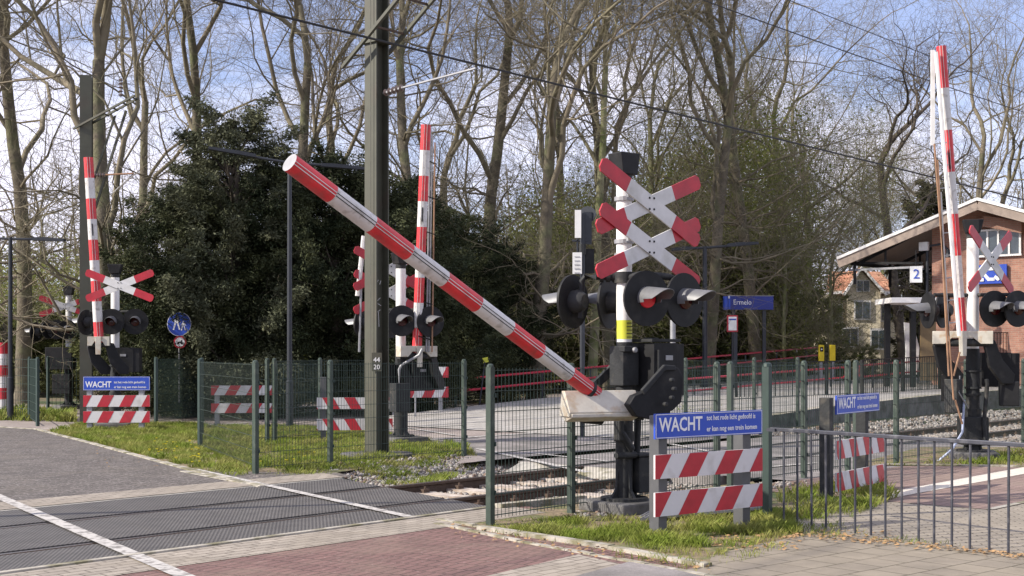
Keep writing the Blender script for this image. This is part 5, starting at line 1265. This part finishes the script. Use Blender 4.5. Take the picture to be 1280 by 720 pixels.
# evergreens
def evergreen_proto(key, seed, w_, h_, n, leaf, bark, size=.065, nb=46, top=.5, z0=0.3):
    rgx = np.random.default_rng(seed); cs = []; sp = []
    nl = int(nb * 1.5)
    for i in range(nl):
        z = z0 + (h_ - z0) * ((i + .5) / nl) ** .9; prof_ = (1 - ((z - z0) / (h_ - z0 + .3)) ** 1.7) ** .6 * (1 - .2 * (1 - (z - z0) / (h_ - z0)))
        a = i * 2.4 + rgx.uniform(-.5, .5); q = w_ * prof_ * rgx.uniform(.55, 1.05); lr = rgx.uniform(.35, .80) * w_ / 2.6 * (1.1 - .5 * z / h_)
        lc = np.array((math.cos(a) * q, math.sin(a) * q, z))
        for k in range(9):
            d3 = rgx.normal(size=3); d3 /= np.linalg.norm(d3); cs.append(lc + d3 * lr * np.array([1, 1, .75])); sp.append(lr * rgx.uniform(.16, .38))
        if rgx.random() < .5:   # shoots poking out
            o3 = np.array((math.cos(a), math.sin(a), .8)) * lr
            for k in range(3): cs.append(lc + o3 * (1.1 + .35 * k)); sp.append(.10)
    cs = np.array(cs); sp_ = np.array(sp); wgt = sp_ ** 1.3; idx = rgx.choice(len(cs), n, p=wgt / wgt.sum())
    c = cs[idx] + rgx.normal(size=(n, 3)) * sp_[idx][:, None] * np.array([1.1, 1.1, .7])
    # sprays: leaves droop outwards
    rad = c * np.array([1, 1, 0]); rad /= np.linalg.norm(rad, axis=1)[:, None] + 1e-6
    u = rad + rgx.normal(size=(n, 3)) * .6 + np.array([0, 0, -.2]); u /= np.linalg.norm(u, axis=1)[:, None]; v = np.cross(u, rgx.normal(size=(n, 3))); v /= np.linalg.norm(v, axis=1)[:, None]
    s = rgx.uniform(.5, 1.5, (n, 1)) * size
    c[:, 2] = np.maximum(c[:, 2], .1)
    V = np.stack([c - u * s, c + v * s * .30, c + u * s, c - v * s * .30], 1).reshape(-1, 3); Fq = np.arange(n * 4).reshape(-1, 4)
    segs = [((0, 0, -.2), (0, 0, h_ * .45), .28, .18, 8), ((0, 0, h_ * .45), (0.1, 0, h_ * .9), .18, .04, 8)]
    for i in range(60):
        q = cs[rgx.integers(0, len(cs))]; segs.append(((0, 0, max(.2, q[2] - 1.0)), tuple(q), .05, .012, 4))
    tv, tf = segs_to_mesh(segs); lib[key] = (tv, tf, V, Fq, bark, [leaf], np.zeros(len(Fq), int), {})
evergreen_proto('yew1', 1, 2.9, 6.6, 170000, M['yew'], M['bark_dark'], size=.045)
evergreen_proto('yew2', 2, 2.6, 5.9, 150000, M['yew'], M['bark_dark'], size=.045)
evergreen_proto('holly', 3, 2.3, 7.3, 130000, M['holly'], M['bark_dark'], size=.048)
evergreen_proto('ivy', 4, 2.2, 4.2, 22000, M['ivy'], M['bark'], size=.07, nb=30)
evergreen_proto('bush', 5, 1.6, 2.3, 14000, M['ivy'], M['bark'], size=.065, nb=18)
evergreen_proto('fir', 6, 2.6, 11, 30000, M['fir'], M['bark_dark'], size=.14, nb=50)
GE = 'dark evergreens behind the crossing'
for (key, px, Y, sc, rot, lab) in [
    ('holly', 292, 31.5, 1.0, .3, 'tall grey-green holly, highest of the dark evergreens, left of the street lamp'),
    ('yew2', 238, 32, .95, 1.7, 'dark evergreen at the left end of the row, above the pedestrian sign'),
    ('yew1', 345, 32.5, .92, 2.1, 'dark evergreen directly behind the street lamp'),
    ('yew1', 420, 33, .98, 4.2, 'dark evergreen left of the tall catenary mast'),
    ('yew2', 480, 34, 1.0, .9, 'dark evergreen directly behind the tall catenary mast'),
    ('yew1', 552, 39, .86, 3.3, 'dark evergreen behind the raised central boom'),
    ('yew2', 618, 41, .82, 5.2, 'low dark evergreen at the right end of the row, under the sloping boom')]:
    plant(key, 'evergreen_tree', lab, px, Y, sc, rot, group=GE)
GI = 'leafy undergrowth at the edge of the wood'
ivl = ['below the dark railway signal', 'right behind the near mast machine box', 'under the street lamp on the ramp', 'behind the station name board', 'between the two young pale trunks', 'in front of the house', 'behind the yellow posts', 'between the sloping boom and the railway signal']
for i, (px, Y, sc) in enumerate([(700, 52, .95), (790, 50, 1.0), (870, 53, 1.1), (930, 54, 1.15), (1005, 55, .75), (1078, 62, .36), (1040, 64, .40), (655, 50, .9)]):
    plant('ivy', 'ivy_bush', 'olive green ivy-covered bush ' + ivl[i], px, Y, sc * 1.25, i * 1.3, cat='bush', group=GI)
for i, (px, Y, sc, lab) in enumerate([(178, 33, 1.0, 'light green bush between the left mast and the pedestrian sign'), (205, 36, 1.2, 'green bush behind the pedestrian sign pole'), (150, 38, 1.1, 'green bush behind the left drive box'), (60, 48, 1.4, 'low bush far behind the far left signal'), (10, 46, 1.3, 'low bush behind the banded pole at the left edge'), (118, 45, 1.0, 'low green bush between the two left masts'), (1282, 45, 1.0, 'bright green bush at the right edge beside the station')]):
    plant('bush', 'green_bush', lab, px, Y, sc, i * .9, cat='bush', group='low bushes')
plant('fir', 'fir_tree', 'tall brownish conifer behind the right-hand raised boom', 1168, 66, .92, .5)
plant('fir', 'fir_tree', 'narrow conifer far behind the street lamp on the ramp', 925, 70, .85, 1.5)

# the far wood: one uncountable mass of stems and twigs
rgw = np.random.default_rng(9); segs = []
for i in range(330):
    Y = rgw.uniform(68, 105); px = rgw.uniform(-150, 1130) if i % 6 else rgw.uniform(1130, 1400); x = (px - 640) / F * Y; h_ = rgw.uniform(5, 13) if px < 1130 else rgw.uniform(8, 13)
    if 1020 < px < 1130 and Y < 100: Y = 104; x = (px - 640) / F * Y
    r_ = rgw.uniform(.05, .16); top = np.array([x + rgw.normal() * .8, Y + rgw.normal() * .5, h_]); b_ = np.array([x, Y, -.1])
    segs.append((tuple(b_), tuple(top), r_, .03, 5))
    for k in range(26):
        f = rgw.uniform(.12, 1); q = b_ + (top - b_) * f; a = rgw.uniform(0, 6.283); L_ = rgw.uniform(.8, 3.2) * (1.15 - f * .6); e_ = q + np.array([math.cos(a) * L_, math.sin(a) * L_, rgw.uniform(.1, .9) * L_])
        segs.append((tuple(q), tuple(e_), .03, .01, 3))
        for j in range(4):
            g_ = q + (e_ - q) * rgw.uniform(.3, 1); e2 = g_ + rgw.normal(size=3) * np.array([.6, .6, .45]) + np.array([0, 0, .3]); segs.append((tuple(g_), tuple(e2), .014, .007, 3))
v, f = segs_to_mesh(segs)
tag(npmesh('far_wood', v, f, [M['twig']]), 'distant brown mass of stems and twigs closing the view', 'wood', kind='stuff')
# undergrowth mass under it
rgw = np.random.default_rng(19); cs = []
for i in range(700):
    Y = rgw.uniform(60, 100); px = rgw.uniform(-200, 985) if i % 5 else rgw.uniform(1150, 1500); cs.append(((px - 640) / F * Y, Y, rgw.uniform(.2, 3.2)))
v, f = leaves_at(cs, 90000, .55, .11, rgw)
v[:, 2] = np.maximum(v[:, 2], 0.02)
cs = []
for i in range(2600):
    Y = rgw.uniform(50, 80); px = rgw.uniform(640, 1005) if i % 3 else rgw.uniform(-100, 640); cs.append(((px - 640) / F * Y, Y, rgw.uniform(1.0, 11.0 if px > 820 else (8.0 if px > 640 else 6))))
cs = [q for q in cs if q[0] / q[1] < (1000 - 640) / F]
v2, f2 = leaves_at(cs, 300000, .8, .07, rgw); f2 = f2 + len(v)
tag(npmesh('undergrowth', np.concatenate([v, v2]), np.concatenate([f, f2]), [M['ivy'], M['spring']], midx=np.concatenate([np.zeros(len(f), int), np.ones(len(f2), int)])), 'low leafy undergrowth across the floor of the wood', 'undergrowth', kind='stuff')
